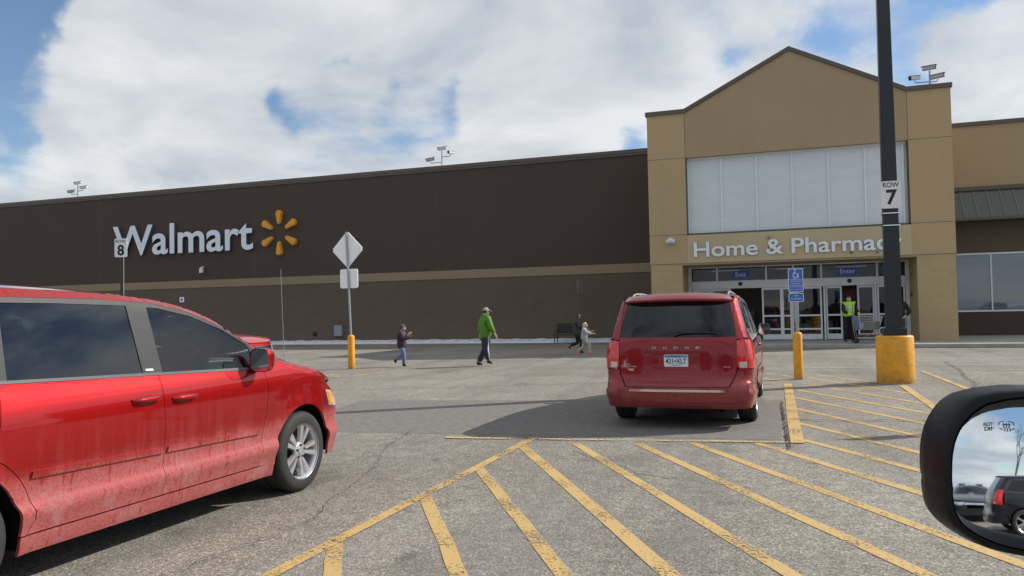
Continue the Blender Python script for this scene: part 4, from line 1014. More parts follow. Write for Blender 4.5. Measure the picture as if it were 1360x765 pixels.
# name lettering on the band: the words of the photo
def letters(par_thing, s, m, x0, x1, z, h, y, depth, bold, caph='H'):
    """one mesh per letter, laid out as one line"""
    full = text('tmp', s, m, None, w=x1-x0, h=None, depth=depth, bold=bold)
    bpy.data.objects.remove(full)
def line_letters(nm, s, m, par, x0, x1, zbase, height_ref, refchar, y, depth, bold, off_y, mside=None, bevel=0.0):
    cu = bpy.data.curves.new('t', 'FONT'); cu.size = 1; cu.offset = bold; cu.extrude = .5
    o = bpy.data.objects.new('t', cu); COL.objects.link(o)
    def bounds(st):
        cu.body = st; dg = bpy.context.evaluated_depsgraph_get(); dg.update()
        me = bpy.data.meshes.new_from_object(o.evaluated_get(dg)); xs = [v.co.x for v in me.vertices]; ys = [v.co.y for v in me.vertices]
        return me, min(xs), max(xs), min(ys), max(ys)
    me, a0, a1, _, _ = bounds(s); _, _, _, r0_, r1_ = bounds(refchar)
    sx = (x1-x0)/(a1-a0); sy = height_ref/(r1_-r0_)
    for i, ch in enumerate(s):
        if ch == ' ': continue
        m1, p0, p1, _, _ = bounds(s[:i+1]); m2, c0, c1, cy0, cy1 = bounds(ch)
        dx = p1-c1
        for v in m2.vertices:
            v.co = Vector((x0+(v.co.x+dx-a0)*sx, y-(v.co.z+.5)*depth-off_y, zbase+(v.co.y-r0_)*sy))
        m2.materials.clear(); m2.materials.append(m)
        if mside:
            m2.materials.append(mside)
            for p in m2.polygons:
                if abs(p.normal.y) < 0.5: p.material_index = 1
        q = bpy.data.objects.new(nm, m2); COL.objects.link(q); q.parent = par
    bpy.data.objects.remove(o)
sg = thing('wall_sign', 'cream wall sign reading Home & Pharmacy in white letters over the doors', 'sign', (0, TY-0.02, 0))
line_letters('letter', 'Home & Pharmacy', mat('letter_grey', (.74, .79, .87), .4), sg, -3.45, 4.50, 3.74, .62, 'H', 0, .06, .017, 0.0, m_letterside)
for cx_, cz_ in ((-.44, 4.42), (-.44, 4.0), (2.65, 3.68), (3.6, 3.66)): bm = BM(); tube(bm, [(cx_, -.1, cz_), (cx_, .01, cz_)], .04, 8); obj('conduit_stub', bm, m_trim, sg)
sg2 = thing('wall_sign', 'large pale blue lettered store sign reading Walmart on the brown wall', 'sign', (0, WY, 0))
line_letters('letter', 'Walmart', m_letter, sg2, -40.75, -30.0, 5.68, 1.92, 'W', 0, .20, .016, 0.02, m_letterside)
sb = thing('sunburst_emblem', 'orange six rayed sunburst emblem on the brown wall right of the big lettering', 'emblem', (-28.2, WY, 6.60))
for k in range(6):
    a = radians(90+60*k); bm = BM()
    pl = []
    w0, w1, r0_, r1_ = .12, .215, .52, 1.38
    for t in range(7): q = pi+pi*t/6; pl.append((w0*cos(q)*1.0, r0_+.12+w0*sin(q)))
    for t in range(7): q = pi*t/6; pl.append((w1*cos(q), r1_-.20+w1*.8*sin(q)))
    fs = prism(bm, pl, -.24, -.02); bmesh.ops.bevel(bm, geom=[e for e in bm.edges if all(abs(v.co.y+.24) < 1e-4 for v in e.verts)], offset=.05, segments=2, affect='EDGES')
    R = Matrix.Rotation(-(a-pi/2), 4, 'Y')
    for v in bm.verts: v.co = R @ v.co
    obj('ray', bm, m_orange, sb)

# doors
fr = BM()
def fbox(x0, x1, z0, z1, y0=DY, y1=DY+.10, b=fr): box(b, x0, x1, y0, y1, z0, z1)
fbox(-3.95, -3.80, .15, 3.42); fbox(4.86, 5.0, .15, 3.42); fbox(-3.80, 4.86, 3.36, 3.42)
fbox(-3.80, 4.86, 2.50, 2.78, DY-.06, DY+.10)
for x in (-2.70, -.62, .50, 1.62, 3.80): fbox(x-.04, x+.04, 2.78, 3.36)
fbox(-3.80, 4.86, 2.44, 2.50, DY-.03, DY+.08)
for x in (-3.0, .44, .56, 1.72, 3.72): fbox(x-.035, x+.035, .15, 2.44, DY+.001, DY+.09)
S('entrance_frame', fr, m_white_al)
ef = [o for o in store.children if o.name.startswith('entrance_frame')][0]
for (a, c) in ((-3.80,-2.74),(-2.66,-.66),(-.58,.46),(.54,1.58),(1.66,3.76),(3.84,4.86)):
    bm = BM(); box(bm, a, c, DY+.04, DY+.055, 2.78, 3.36); S('transom_window', bm, g_top, ef)
def door(x0, x1, y=DY+.03, rails=(.62, 1.20), name='sliding_door'):
    b = BM(); box(b, x0, x0+.07, y, y+.05, .17, 2.43); box(b, x1-.07, x1, y, y+.05, .17, 2.43); box(b, x0+.07, x1-.07, y, y+.05, 2.34, 2.43); box(b, x0+.07, x1-.07, y, y+.05, .17, .40)
    for z in rails: box(b, x0+.07, x1-.07, y, y+.05, z-.035, z+.035)
    o = S(name, b, m_white_al); b = BM(); box(b, x0+.07, x1-.07, y+.02, y+.03, .40, 2.34); S('pane', b, g_store, o)
for (a, c) in ((-3.76,-3.05),(-2.95,-2.12),(-.82,.0),(.0,.40),(.60,1.62),(1.78,2.42),(3.02,3.68),(3.78,4.84)): door(a, c, DY+.13 if a in (-2.95, 1.78, 3.02) else DY+.03)
for x in (-1.70, 2.72):
    bm = BM(); lathe(bm, [(.001, -.09), (.07, -.08), (.09, -.04), (.09, 0)], 12, 'Y', (x, DY-.06, 2.63))
    S('door_sensor', bm, m_black, None, True, 40)
for (x, s) in ((-1.68, 'Exit'), (2.67, 'Enter')):
    bm = BM(); box(bm, x-.36, x+.36, DY-.035, DY-.005, 2.86, 3.20, .01)
    for v in bm.verts: v.co.y -= WY
    o = obj('door_sign', bm, m_bluebox, store)
    bm = BM(); box(bm, x-.37, x+.37, DY-.03, DY-.008, 2.85, 3.21); S('sign_edge', bm, mat('sign_edge', (.10, .22, .62), .4), o)
    text('sign_text', s, m_signtxt, o, h=.20, w=.44 if s == 'Exit' else .60, depth=.006, loc=(x, DY-.036-WY, 2.945))
# vestibule behind the doors
bm = BM()
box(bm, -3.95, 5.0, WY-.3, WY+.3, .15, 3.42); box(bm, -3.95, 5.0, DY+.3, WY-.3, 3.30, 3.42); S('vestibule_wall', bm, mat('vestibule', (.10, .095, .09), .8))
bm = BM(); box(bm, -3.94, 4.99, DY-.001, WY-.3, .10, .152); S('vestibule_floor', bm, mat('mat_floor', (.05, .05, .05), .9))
for (x, z0, z1, c) in ((-.2, .2, 1.0, 0), (1.1, .2, .95, 0), (1.45, .2, .9, 0)): bm = BM(); lathe(bm, [(.16, z0), (.17, z1), (.001, z1+.03)], 12, 'Z', (x, DY+1.6, 0)); S('bollard_reflection', bm, mat('reflection_ochre', (.45, .22, .03), .6))  # ochre cylinders standing in for yellow bollards reflected in the door glass
for k in range(16):
    x = -3.5+k*.52; z = random.uniform(.4, 1.6); bm = BM(); box(bm, x-.2, x+.2, DY+2.4, DY+2.8, .16, z); S('stock_box', bm, mat('stock', (.10, .09, .09), .7, noise=.9, scale=9))
for x in (-2.4, 0.4, 2.9): bm = BM(); box(bm, x-.6, x+.6, DY+.9, DY+1.1, 3.26, 3.295); S('added_ceiling_glow', bm, mat('vestibule_glow', (.8, .8, .8), .5, emit=((1, .96, .9), 2.5)))  # glowing strips added to brighten the vestibule behind the doors
bm = BM(); box(bm, 2.45, 3.05, DY+1.2, DY+1.25, .2, 2.3); S('poster', bm, mat('poster_maroon', (.10, .02, .02), .6))
bm = BM(); lathe(bm, [(.08, 0), (.08, -.05), (.03, -.07), (.001, -.07)], 14, 'X', (4.998, 35.5, 1.98)); S('alarm_bell', bm, mat('alarm_red', (.30, .03, .02), .4), None, True, 40)

# right wing
RX0, RX1 = 6.36, 40
bm = BM(); box(bm, RX0, RX1, WY, WY+.4, 6.55, 9.55); S('upper_wall', bm, m_tandk)
bm = BM(); box(bm, RX0, RX1, WY-.02, WY+.4, 3.82, 5.2); S('fascia_wall', bm, m_brownlow)
bm = BM(); box(bm, RX0, RX1, WY-.02, WY+.4, 0, 1.20); S('lower_wall', bm, m_brown)
bm = BM(); box(bm, RX0, RX1, WY-.08, WY+.5, 9.55, 9.72); S('parapet_cap', bm, m_trim)
bm = BM(); m_roofmetal = mat('awning_metal', (.105, .115, .105), .5, metal=.3, noise=.15, scale=4)
prism(bm, [(WY-1.0, 5.25), (WY-1.0, 5.30), (WY-.02, 6.62), (WY, 6.62), (WY, 5.25)], RX0+.01, RX1, 'YZ'); aw = S('awning', bm, m_roofmetal)
bm = BM()
x = RX0+.3
while x < 26:
    prism(bm, [(WY-1.0, 5.305), (WY-1.0, 5.35), (WY-.02, 6.665), (WY-.02, 6.625)], x-.02, x+.02, 'YZ'); x += .52
S('standing_seam', bm, mat('seam', (.16, .165, .15), .5), aw)
bm = BM(); box(bm, RX0+.01, RX1, WY-1.06, WY-1.0, 5.20, 5.32); box(bm, RX0+.01, RX1, WY-1.0, WY-.02, 5.2, 5.249); S('awning_edge', bm, m_trim, aw)
bm = BM(); box(bm, RX0, RX1, WY-.1, WY-.001, 6.62, 6.80); S('awning_flashing', bm, m_trim, aw)
k = 0
x = 6.42
while x < 20:
    x2 = x+2.38 if k else 8.80
    bm = BM(); box(bm, x, x+.06, WY-.05, WY+.05, 1.20, 3.82); box(bm, x+.06, x2, WY-.05, WY+.05, 3.75, 3.82); box(bm, x+.06, x2, WY-.05, WY+.05, 1.20, 1.27); f = S('shop_window', bm, m_white_al)
    bm = BM(); box(bm, x+.06, x2, WY, WY+.015, 1.27, 3.75); S('pane', bm, g_shop, f)
    x = x2; k += 1
# pavement, kerb, snow
bm = BM(); box(bm, -5.4, 30, 31.6, DY, 0, .15, .02)
struct('pavement', bm, m_concrete)
bm = BM(); box(bm, 6.4, 40, DY+.002, WY, 0, .148); box(bm, -95, -5.3, WY-1.2, WY, 0, .14, .02)
struct('pavement', bm, m_concrete)
def snowbank(x0, x1, y0, y1, h, n):
    bm = BM(); pr = None; rng = random.Random(5)
    for i in range(n+1):
        x = x0+(x1-x0)*i/n; row = []
        hh = h*(0.55+0.45*sin(i*.7)+rng.uniform(-.35, .35)); hh = max(.03, hh)
        for j in range(5):
            t = j/4; y = y0+(y1-y0)*t + rng.uniform(-.05, .05)
            row.append(bm.verts.new((x, y, (0.0 if j == 0 else .14+hh*min(1, t*1.6)*(1-.2*t)) if j else 0.0)))
        if pr:
            for j in range(4): bm.faces.new((pr[j], row[j], row[j+1], pr[j+1]))
        pr = row
    o = obj('snow_bank', bm, m_snow, None, True); tag(o, 'low strip of snow lying along the foot of the brown wall', 'snow', kind='stuff')
snowbank(-60, -5.6, WY-1.5, WY-.02, .06, 400)

# ------------------------------------------------------------------ small things on the walls and roof
def cctv(loc, label, spec, rz=0):
    t = thing('camera_mast', label, 'security camera', loc, rz, 'camera clusters on the roof edge')
    bm = BM(); tube(bm, [(0,0,0), (0,0,spec['h'])], .035, 8); box(bm, -.12, .12, -.12, .12, 0, .03)
    obj('mast', bm, m_galv, t)
    for (dx, dz, ang, col, tilt) in spec['cams']:
        bm = BM(); tube(bm, [(0,0,dz-.18), (dx*.9,-.02,dz-.18), (dx,-.02,dz-.10)], .022, 6); obj('arm', bm, m_galv, t)
        R = Matrix.Translation((dx, -.02, dz)) @ Matrix.Rotation(radians(ang), 4, 'Z') @ Matrix.Rotation(radians(tilt), 4, 'Y')
        bm = BM(); box(bm, -.26, .20, -.075, .075, -.06, .09, .02, R); box(bm, -.30, .26, -.095, .095, .092, .108, .003, R)
        h = obj('housing', bm, mat('cam_white', (.62, .64, .64), .4) if col else m_galv, t)
        bm = BM(); box(bm, .201, .225, -.065, .065, -.05, .08, .005, R); obj('lens', bm, m_black, h)
    return t
cctv((-44.15, WY+.2, 9.80), 'roof edge camera mast farthest left along the brown wall', dict(h=.85, cams=[(-.55,.42,200,0,10),(.0,.95,200,1,8),(.5,.62,195,1,8)]))
cctv((-17.72, WY+.2, 9.80), 'roof edge camera mast in the middle of the brown wall', dict(h=.85, cams=[(-.72,.42,200,0,12),(.0,.98,200,1,8),(.55,.72,250,1,5)]))
cctv((5.72, TY+.3, 10.06), 'camera mast on the right shoulder of the tan entrance tower', dict(h=.62, cams=[(-.55,.38,215,1,8),(.0,.72,-15,0,0),(.28,.36,-10,0,-6)]))
t = thing('wall_camera', 'white dome camera pair on the left pier of the entrance tower', 'security camera', (-4.40, TY, 4.48))
bm = BM(); lathe(bm, [(.07,0),(.07,-.10),(.12,-.12),(.12,-.18),(.001,-.18)], 14, 'Y'); obj('bracket', bm, m_white_al, t, True, 40)
for sx in (-.10, .12):
    bm = BM(); lathe(bm, [(.001,.10),(.075,.08),(.09,0),(.06,-.08),(.001,-.10)], 14, 'Z', (sx, -.2, -.05)); obj('dome', bm, mat('cam_white', (.62,.64,.64), .4), t, True)
t = thing('wall_lamp', 'small white wall lamp on the brown wall under the big lettering', 'lamp', (-33.78, WY, 4.66))
bm = BM(); tube(bm, [(0,0,.1), (0,-.18,.1), (0,-.22,0)], .04, 8); obj('arm', bm, m_white_al, t)
bm = BM(); lathe(bm, [(.02,.10),(.12,.02),(.14,-.25),(.12,-.26),(.10,-.05),(.001,-.04)], 14, 'Z', (0,-.24,0)); obj('shade', bm, m_sign, t, True, 40)
t = thing('utility_box', 'grey utility box fixed low on the brown wall behind the diamond sign post', 'utility box', (-24.26, WY, .73))
bm = BM(); box(bm, -.26, .26, -.2, 0, -.32, .32, .02); obj('cabinet', bm, mat('box_grey', (.22,.24,.27), .5), t); bm = BM(); box(bm, -.22, .22, -.212, -.2, -.28, .28, .004); obj('lid', bm, mat('box_grey2', (.26,.28,.31), .5), t)
t = thing('wall_vent', 'tiny dark vent low on the brown wall left of the utility box', 'vent', (-25.9, WY, .55)); bm = BM(); box(bm, -.13, .13, -.05, 0, -.12, .12, .01)
for k in range(4): box(bm, -.11, .11, -.07, -.05, -.09+k*.05, -.07+k*.05)
obj('grille', bm, m_black, t)
t = thing('wall_plate', 'tiny pale number plate on the brown wall beneath the tan band', 'sign', (-35.46, WY, 2.79)); bm = BM(); box(bm, -.16, .16, -.04, 0, -.16, .16, .01); obj('plate', bm, m_signback, t); bm = BM(); box(bm, -.07, .07, -.045, -.04, -.08, .08); obj('symbol', bm, m_trim, t)

# ------------------------------------------------------------------ posts and signs
def bollard(parent, r, h, m=m_yellow, lean=0):
    bm = BM(); lathe(bm, [(r, 0), (r, h-.05), (r*.85, h-.015), (r*.5, h), (.001, h+.004)], 20); obj('bollard_sleeve', bm, m, parent, True, 50)
# diamond sign seen from behind
t = thing('warning_sign', 'diamond and square sign backs on a leaning post rising from a yellow bollard', 'road sign', (-11.84, 20.2, 0))
bollard(t, .10, .98)
bm = BM(); tube(bm, [(0,0,.9), (-.12,0,3.98)], .032, 8); obj('post', bm, m_poledk if False else m_galv, t, True, 50)
R = Matrix.Translation((-.11,.05,0)) @ Matrix.Rotation(radians(-3), 4, 'Z')
bm = BM(); prism(bm, [(0,2.93),(.54,3.47),(0,4.01),(-.54,3.47)], -.012, .012); bmesh.ops.bevel(bm, geom=[e for e in bm.edges if abs(e.verts[0].co.y-e.verts[1].co.y) > .01], offset=.05, segments=3, affect='EDGES')
for v in bm.verts: v.co = R @ v.co
obj('diamond_panel', bm, m_signback, t)
bm = BM(); prism(bm, rrect(.60,.56,.06,3,0.04,2.62), -.010, .010)
for v in bm.verts: v.co = R @ v.co
obj('square_panel', bm, m_signback, t)
# accessible parking sign
t = thing('parking_sign', 'blue accessible parking sign on a post in a tall thin yellow bollard', 'parking sign', (.29, 17.85, 0))
bollard(t, .095, 1.0)
bm = BM(); box(bm, -.025, .025, -.012, .012, .95, 2.3); obj('post', bm, m_galv, t)
bm = BM(); prism(bm, rrect(.30, .50, .03, 3, 0, 2.10), -.020, -.014); pn = obj('sign_panel', bm, m_signtxt, t)
bm = BM(); prism(bm, rrect(.275, .475, .025, 3, 0, 2.10), -.0225, -.0195); obj('sign_field', bm, m_blue, pn)
bm = BM(); c = (0.0, 2.215); ring = [(c[0]+.052*cos(radians(a)), -.024, c[1]+.052*sin(radians(a))) for a in range(-250, 35, 15)]
tube(bm, ring, .0085, 6); tube(bm, [(-.012,-.024,2.30),(-.008,-.024,2.235),(.035,-.024,2.235),(.055,-.024,2.17),(.078,-.024,2.178)], .0085, 6); lathe(bm, [(.016,0),(.016,-.004),(.001,-.004)], 12, 'Y', (-.012,-.022,2.322))
obj('wheelchair_symbol', bm, m_signtxt, pn)
bm = BM(); box(bm, -.13, .13, -.0235, -.0226, 2.118, 2.124); box(bm, -.13, .13, -.0235, -.0226, 1.985, 1.991); obj('rule', bm, m_signtxt, pn)
for (s, z, h, w) in (('PARKING', 2.132, .018, .13), ('VEHICLE ID', 2.066, .030, .23), ('REQUIRED', 2.012, .030, .20), ('UP TO $200 FINE', 1.945, .024, .24), ('FOR VIOLATION', 1.895, .024, .23)):
    text('sign_text', s, m_signtxt, pn, w=w, h=h, depth=.001, loc=(0, -.0228, z))
bm = BM(); prism(bm, rrect(.30, .19, .03, 3, 0, 1.735), -.020, -.014); p2 = obj('lower_panel', bm, m_signtxt, t)
bm = BM(); prism(bm, rrect(.275, .165, .025, 3, 0, 1.735), -.0225, -.0195); obj('sign_field', bm, m_blue, p2)
text('sign_text', 'VAN', m_signtxt, p2, w=.08, h=.032, depth=.001, loc=(0, -.0228, 1.755)); text('sign_text', 'ACCESSIBLE', m_signtxt, p2, w=.22, h=.032, depth=.001, loc=(0, -.0228, 1.692))
# white narrow decal on the door mullion beyond
bm = BM(); box(bm, .50, .68, DY-.012, DY-.002, .9, 2.42); S('door_decal', bm, m_sign); 
# light pole on its concrete base
t = thing('light_pole', 'tall dark square light pole standing on a round yellow concrete base', 'light pole', (2.08, 17.22, 0))
bm = BM(); lathe(bm, [(.345,0),(.345,.90),(.33,.925),(.30,.935),(.001,.935)], 40)
for v in bm.verts: v.co.x += .0
pb = obj('concrete_base', bm, m_yellow, t, True, 50)
bm = BM(); box(bm, -.205, .205, -.205, .205, .93, 1.08, .01); obj('base_plate_cover', bm, m_poledk, t)
bm = BM(); pts = [(.145, 1.08), (.098, 11.5)]
v0 = [bm.verts.new((sx*pts[0][0], sy*pts[0][0], pts[0][1])) for sx, sy in ((-1,-1),(1,-1),(1,1),(-1,1))]; v1 = [bm.verts.new((sx*pts[1][0], sy*pts[1][0], pts[1][1])) for sx, sy in ((-1,-1),(1,-1),(1,1),(-1,1))]
for i in range(4): bm.faces.new((v0[i], v0[(i+1) % 4], v1[(i+1) % 4], v1[i]))
bm.faces.new(v1); bmesh.ops.bevel(bm, geom=[e for e in bm.edges if abs(e.verts[0].co.z-e.verts[1].co.z) > 1], offset=.018, segments=3, affect='EDGES'); obj('pole', bm, m_poledk, t, True, 60)
for sx in (-1, 1):
    bm = BM(); box(bm, *(sorted((sx*.1, sx*.5))), -.04, .04, 11.3, 11.4); box(bm, *(sorted((sx*.45, sx*1.15))), -.2, .2, 11.25, 11.48, .03); lh = obj('lamp_head', bm, m_poledk, t); bm = BM(); box(bm, *(sorted((sx*.52, sx*1.08))), -.15, .15, 11.235, 11.251); obj('lens', bm, m_whitelens, lh)
t7 = thing('row_sign', 'white ROW 7 sign strapped round the tall light pole', 'row sign', (2.09, 17.22-.16, 3.70), radians(4), 'row number signs')
bm = BM(); prism(bm, rrect(.36,.54,.04,3), -.010, 0); pn = obj('sign_panel', bm, m_sign, t7)
text('sign_text', 'ROW', m_black, pn, w=.29, h=.10, depth=.002, loc=(0,-.0115,.145), bold=.01); text('sign_text', '7', m_black, pn, w=.20, h=.30, depth=.002, loc=(.01,-.0115,-.20), bold=.03)
for z in (-.36, -.60):
    bm = BM(); box(bm, -.155, .155, -.002, .31, z-.008, z+.008); obj('strap', bm, m_chrome, t7)
t8 = thing('row_sign', 'white ROW 8 sign on a thin dark post in front of the big wall lettering', 'row sign', (-24.1, 24.0, 0), radians(25), 'row number signs')
bm = BM(); tube(bm, [(0,0,0),(0,0,4.6)], .045, 10); obj('post', bm, m_poledk, t8, True, 60); bm = BM(); tube(bm, [(.075,0,0),(.075,0,4.0)], .018, 8); obj('conduit', bm, m_galv, t8, True, 60)
bm = BM(); prism(bm, rrect(.46,.72,.05,3,0,4.34), -.075, -.055); pn = obj('sign_panel', bm, m_sign, t8)
text('sign_text', 'ROW', m_black, pn, w=.37, h=.12, depth=.003, loc=(0,-.078,4.53)); text('sign_text', '8', m_black, pn, w=.25, h=.42, depth=.003, loc=(0,-.078,4.04), bold=.03)
# thin post with a narrow sign before the wall
t = thing('post_sign', 'thin post with a narrow edge on sign by the brown wall behind the running children', 'sign post', (-9.57, 38.6, 0))
bm = BM(); tube(bm, [(0,0,0),(0,0,3.2)], .03, 8); obj('post', bm, m_trim, t, True, 50); bm = BM(); R = Matrix.Rotation(radians(62), 4, 'Z'); box(bm, -.24, .24, -.05, -.035, 2.45, 3.15, .005, R); obj('sign_panel', bm, m_galv, t)
# the sign post standing beyond the right edge, whose shadow falls on the stripes
t = thing('parking_sign', 'parking sign whose square shadow falls on the stripes below the light pole', 'parking sign', (3.75, 11.95, 0))
bollard(t, .095, 1.0); bm = BM(); box(bm, -.02, .02, -.02, .02, .95, 2.75); obj('post', bm, m_galv, t)
bm = BM(); box(bm, -.20, .20, -.03, -.02, 2.1, 2.7); obj('sign_panel', bm, m_blue, t)
# bench
t = thing('bench', 'black metal bench standing on the snowy kerb against the brown wall', 'bench', (-10.1, 38.1, .0), 0)
bm = BM(); box(bm, -.62, .62, -.25, .25, .40, .44, .01); obj('seat', bm, m_plastic, t)
bm = BM(); box(bm, -.60, .60, .22, .27, .50, .98, .03); obj('backrest', bm, m_plastic, t)
for sx in (-.62, .62):
    bm = BM(); tube(bm, [(sx,-.26,0),(sx,-.26,.62),(sx,.25,.62),(sx,.27,0)], .022, 6); obj('leg', bm, m_plastic, t)
    bm = BM(); tube(bm, [(sx,.25,.4),(sx,.26,.95)], .02, 6); obj('support', bm, m_plastic, t)
# newspaper box half hidden behind the van
t = thing('newspaper_box', 'dark blue vending box by the wall just left of the entrance tower', 'vending box', (-6.7, 38.9, .14))
bm = BM(); box(bm, -.7, .7, -.3, .3, .1, 2.1, .03); obj('cabinet', bm, mat('box_navy', (.02,.03,.08), .4), t); bm = BM(); box(bm, -.6, .6, -.32, -.301, .9, 1.9, .005); obj('window', bm, m_gloss, t)
for sx in (-.6, .6):
    for sy in (-.25, .25):
        bm = BM(); box(bm, sx-.03, sx+.03, sy-.03, sy+.03, 0, .1); obj('leg', bm, m_plastic, t)
# ------------------------------------------------------------------ parked cars and traffic round the camera
suv_red, _, _ = make_car(SUV, 'parked_car', 'red vehicle whose nose shows just beyond the windscreen of the near red minivan', 'suv', (-11.6, 14.35, 0), radians(-84), red3, detail=False)
suv_blk, _, _ = make_car(SUV, 'parked_car', 'black suv with red tail lamp, seen reflected in the wing mirror', 'suv', (6.05, -9.75, 0), radians(-88), black_p, detail=False)
sed1, _, _ = make_car(SEDAN, 'parked_car', 'dark slate sedan with chrome grille bar, seen reflected beside the black suv', 'sedan', (2.75, -14.2, 0), radians(4), grey_p, detail=False)
def park(src, x, y, rz, label, cat='car'):
    o = copy_tree(src); o.location = (x, y, 0); o.rotation_euler = (0, 0, radians(rz)); o['label'] = label; o['category'] = cat; o['group'] = 'cars parked behind the camera'
    return o
def repaint(o, old, new):
    for c in o.children_recursive:
        if c.type == 'MESH' and c.data.materials and c.data.materials[0] == old:
            c.data = c.data.copy(); c.data.materials[0] = new
s1, _, _ = make_car(SEDAN, 'parked_car', 'silver sedan parked behind the camera, leftmost of the row mirrored in the doors', 'sedan', (-6.0, -13.5, 0), radians(0), white_p, detail=False, group='cars parked behind the camera')
park(suv_red, 12.2, -6.5, -4, 'red suv parked behind the camera at the right end of the row', 'suv')
park(suv_blk, -1.2, -14.5, 178, 'black suv parked behind the camera between two sedans', 'suv')
park(s1, 15.5, -7.0, 2, 'silver sedan parked behind the camera right of the red suv', 'sedan')
park(suv_blk, 19.0, -7.3, 180, 'black suv parked behind the camera farthest right', 'suv')
park(sed1, -10, -14, 180, 'slate sedan parked behind the camera farthest left', 'sedan')

# bare tree behind the lot
def bare_tree(x, y, h, label):
    t = thing('bare_tree', label, 'tree', (x, y, 0)); rng = random.Random(int(x*10)); bm = BM(); br = BM()
    def grow(b, p, d, L, r, n):
        q = p + d*L; tube(b, [p, (p+q)/2 + Vector((rng.uniform(-.04,.04)*L,)*3), q], [r, r*.8, r*.62], 5, False)
        if n <= 0: return
        for k in range(rng.choice((2, 3))):
            nd = (d + Vector((rng.uniform(-.6,.6), rng.uniform(-.6,.6), rng.uniform(-.05,.35)))).normalized()
            grow(br, q, nd, L*rng.uniform(.62,.8), r*.58, n-1)
    grow(bm, Vector((0,0,0)), Vector((0,0,1)), h*.32, h*.018, 5)
    mt = mat('bark', (.09,.075,.06), .9); obj('trunk', bm, mt, t); obj('crown', br, mt, t)
bare_tree(11.5, -40, 9.5, 'leafless tree beyond the parked cars, reflected in the wing mirror')

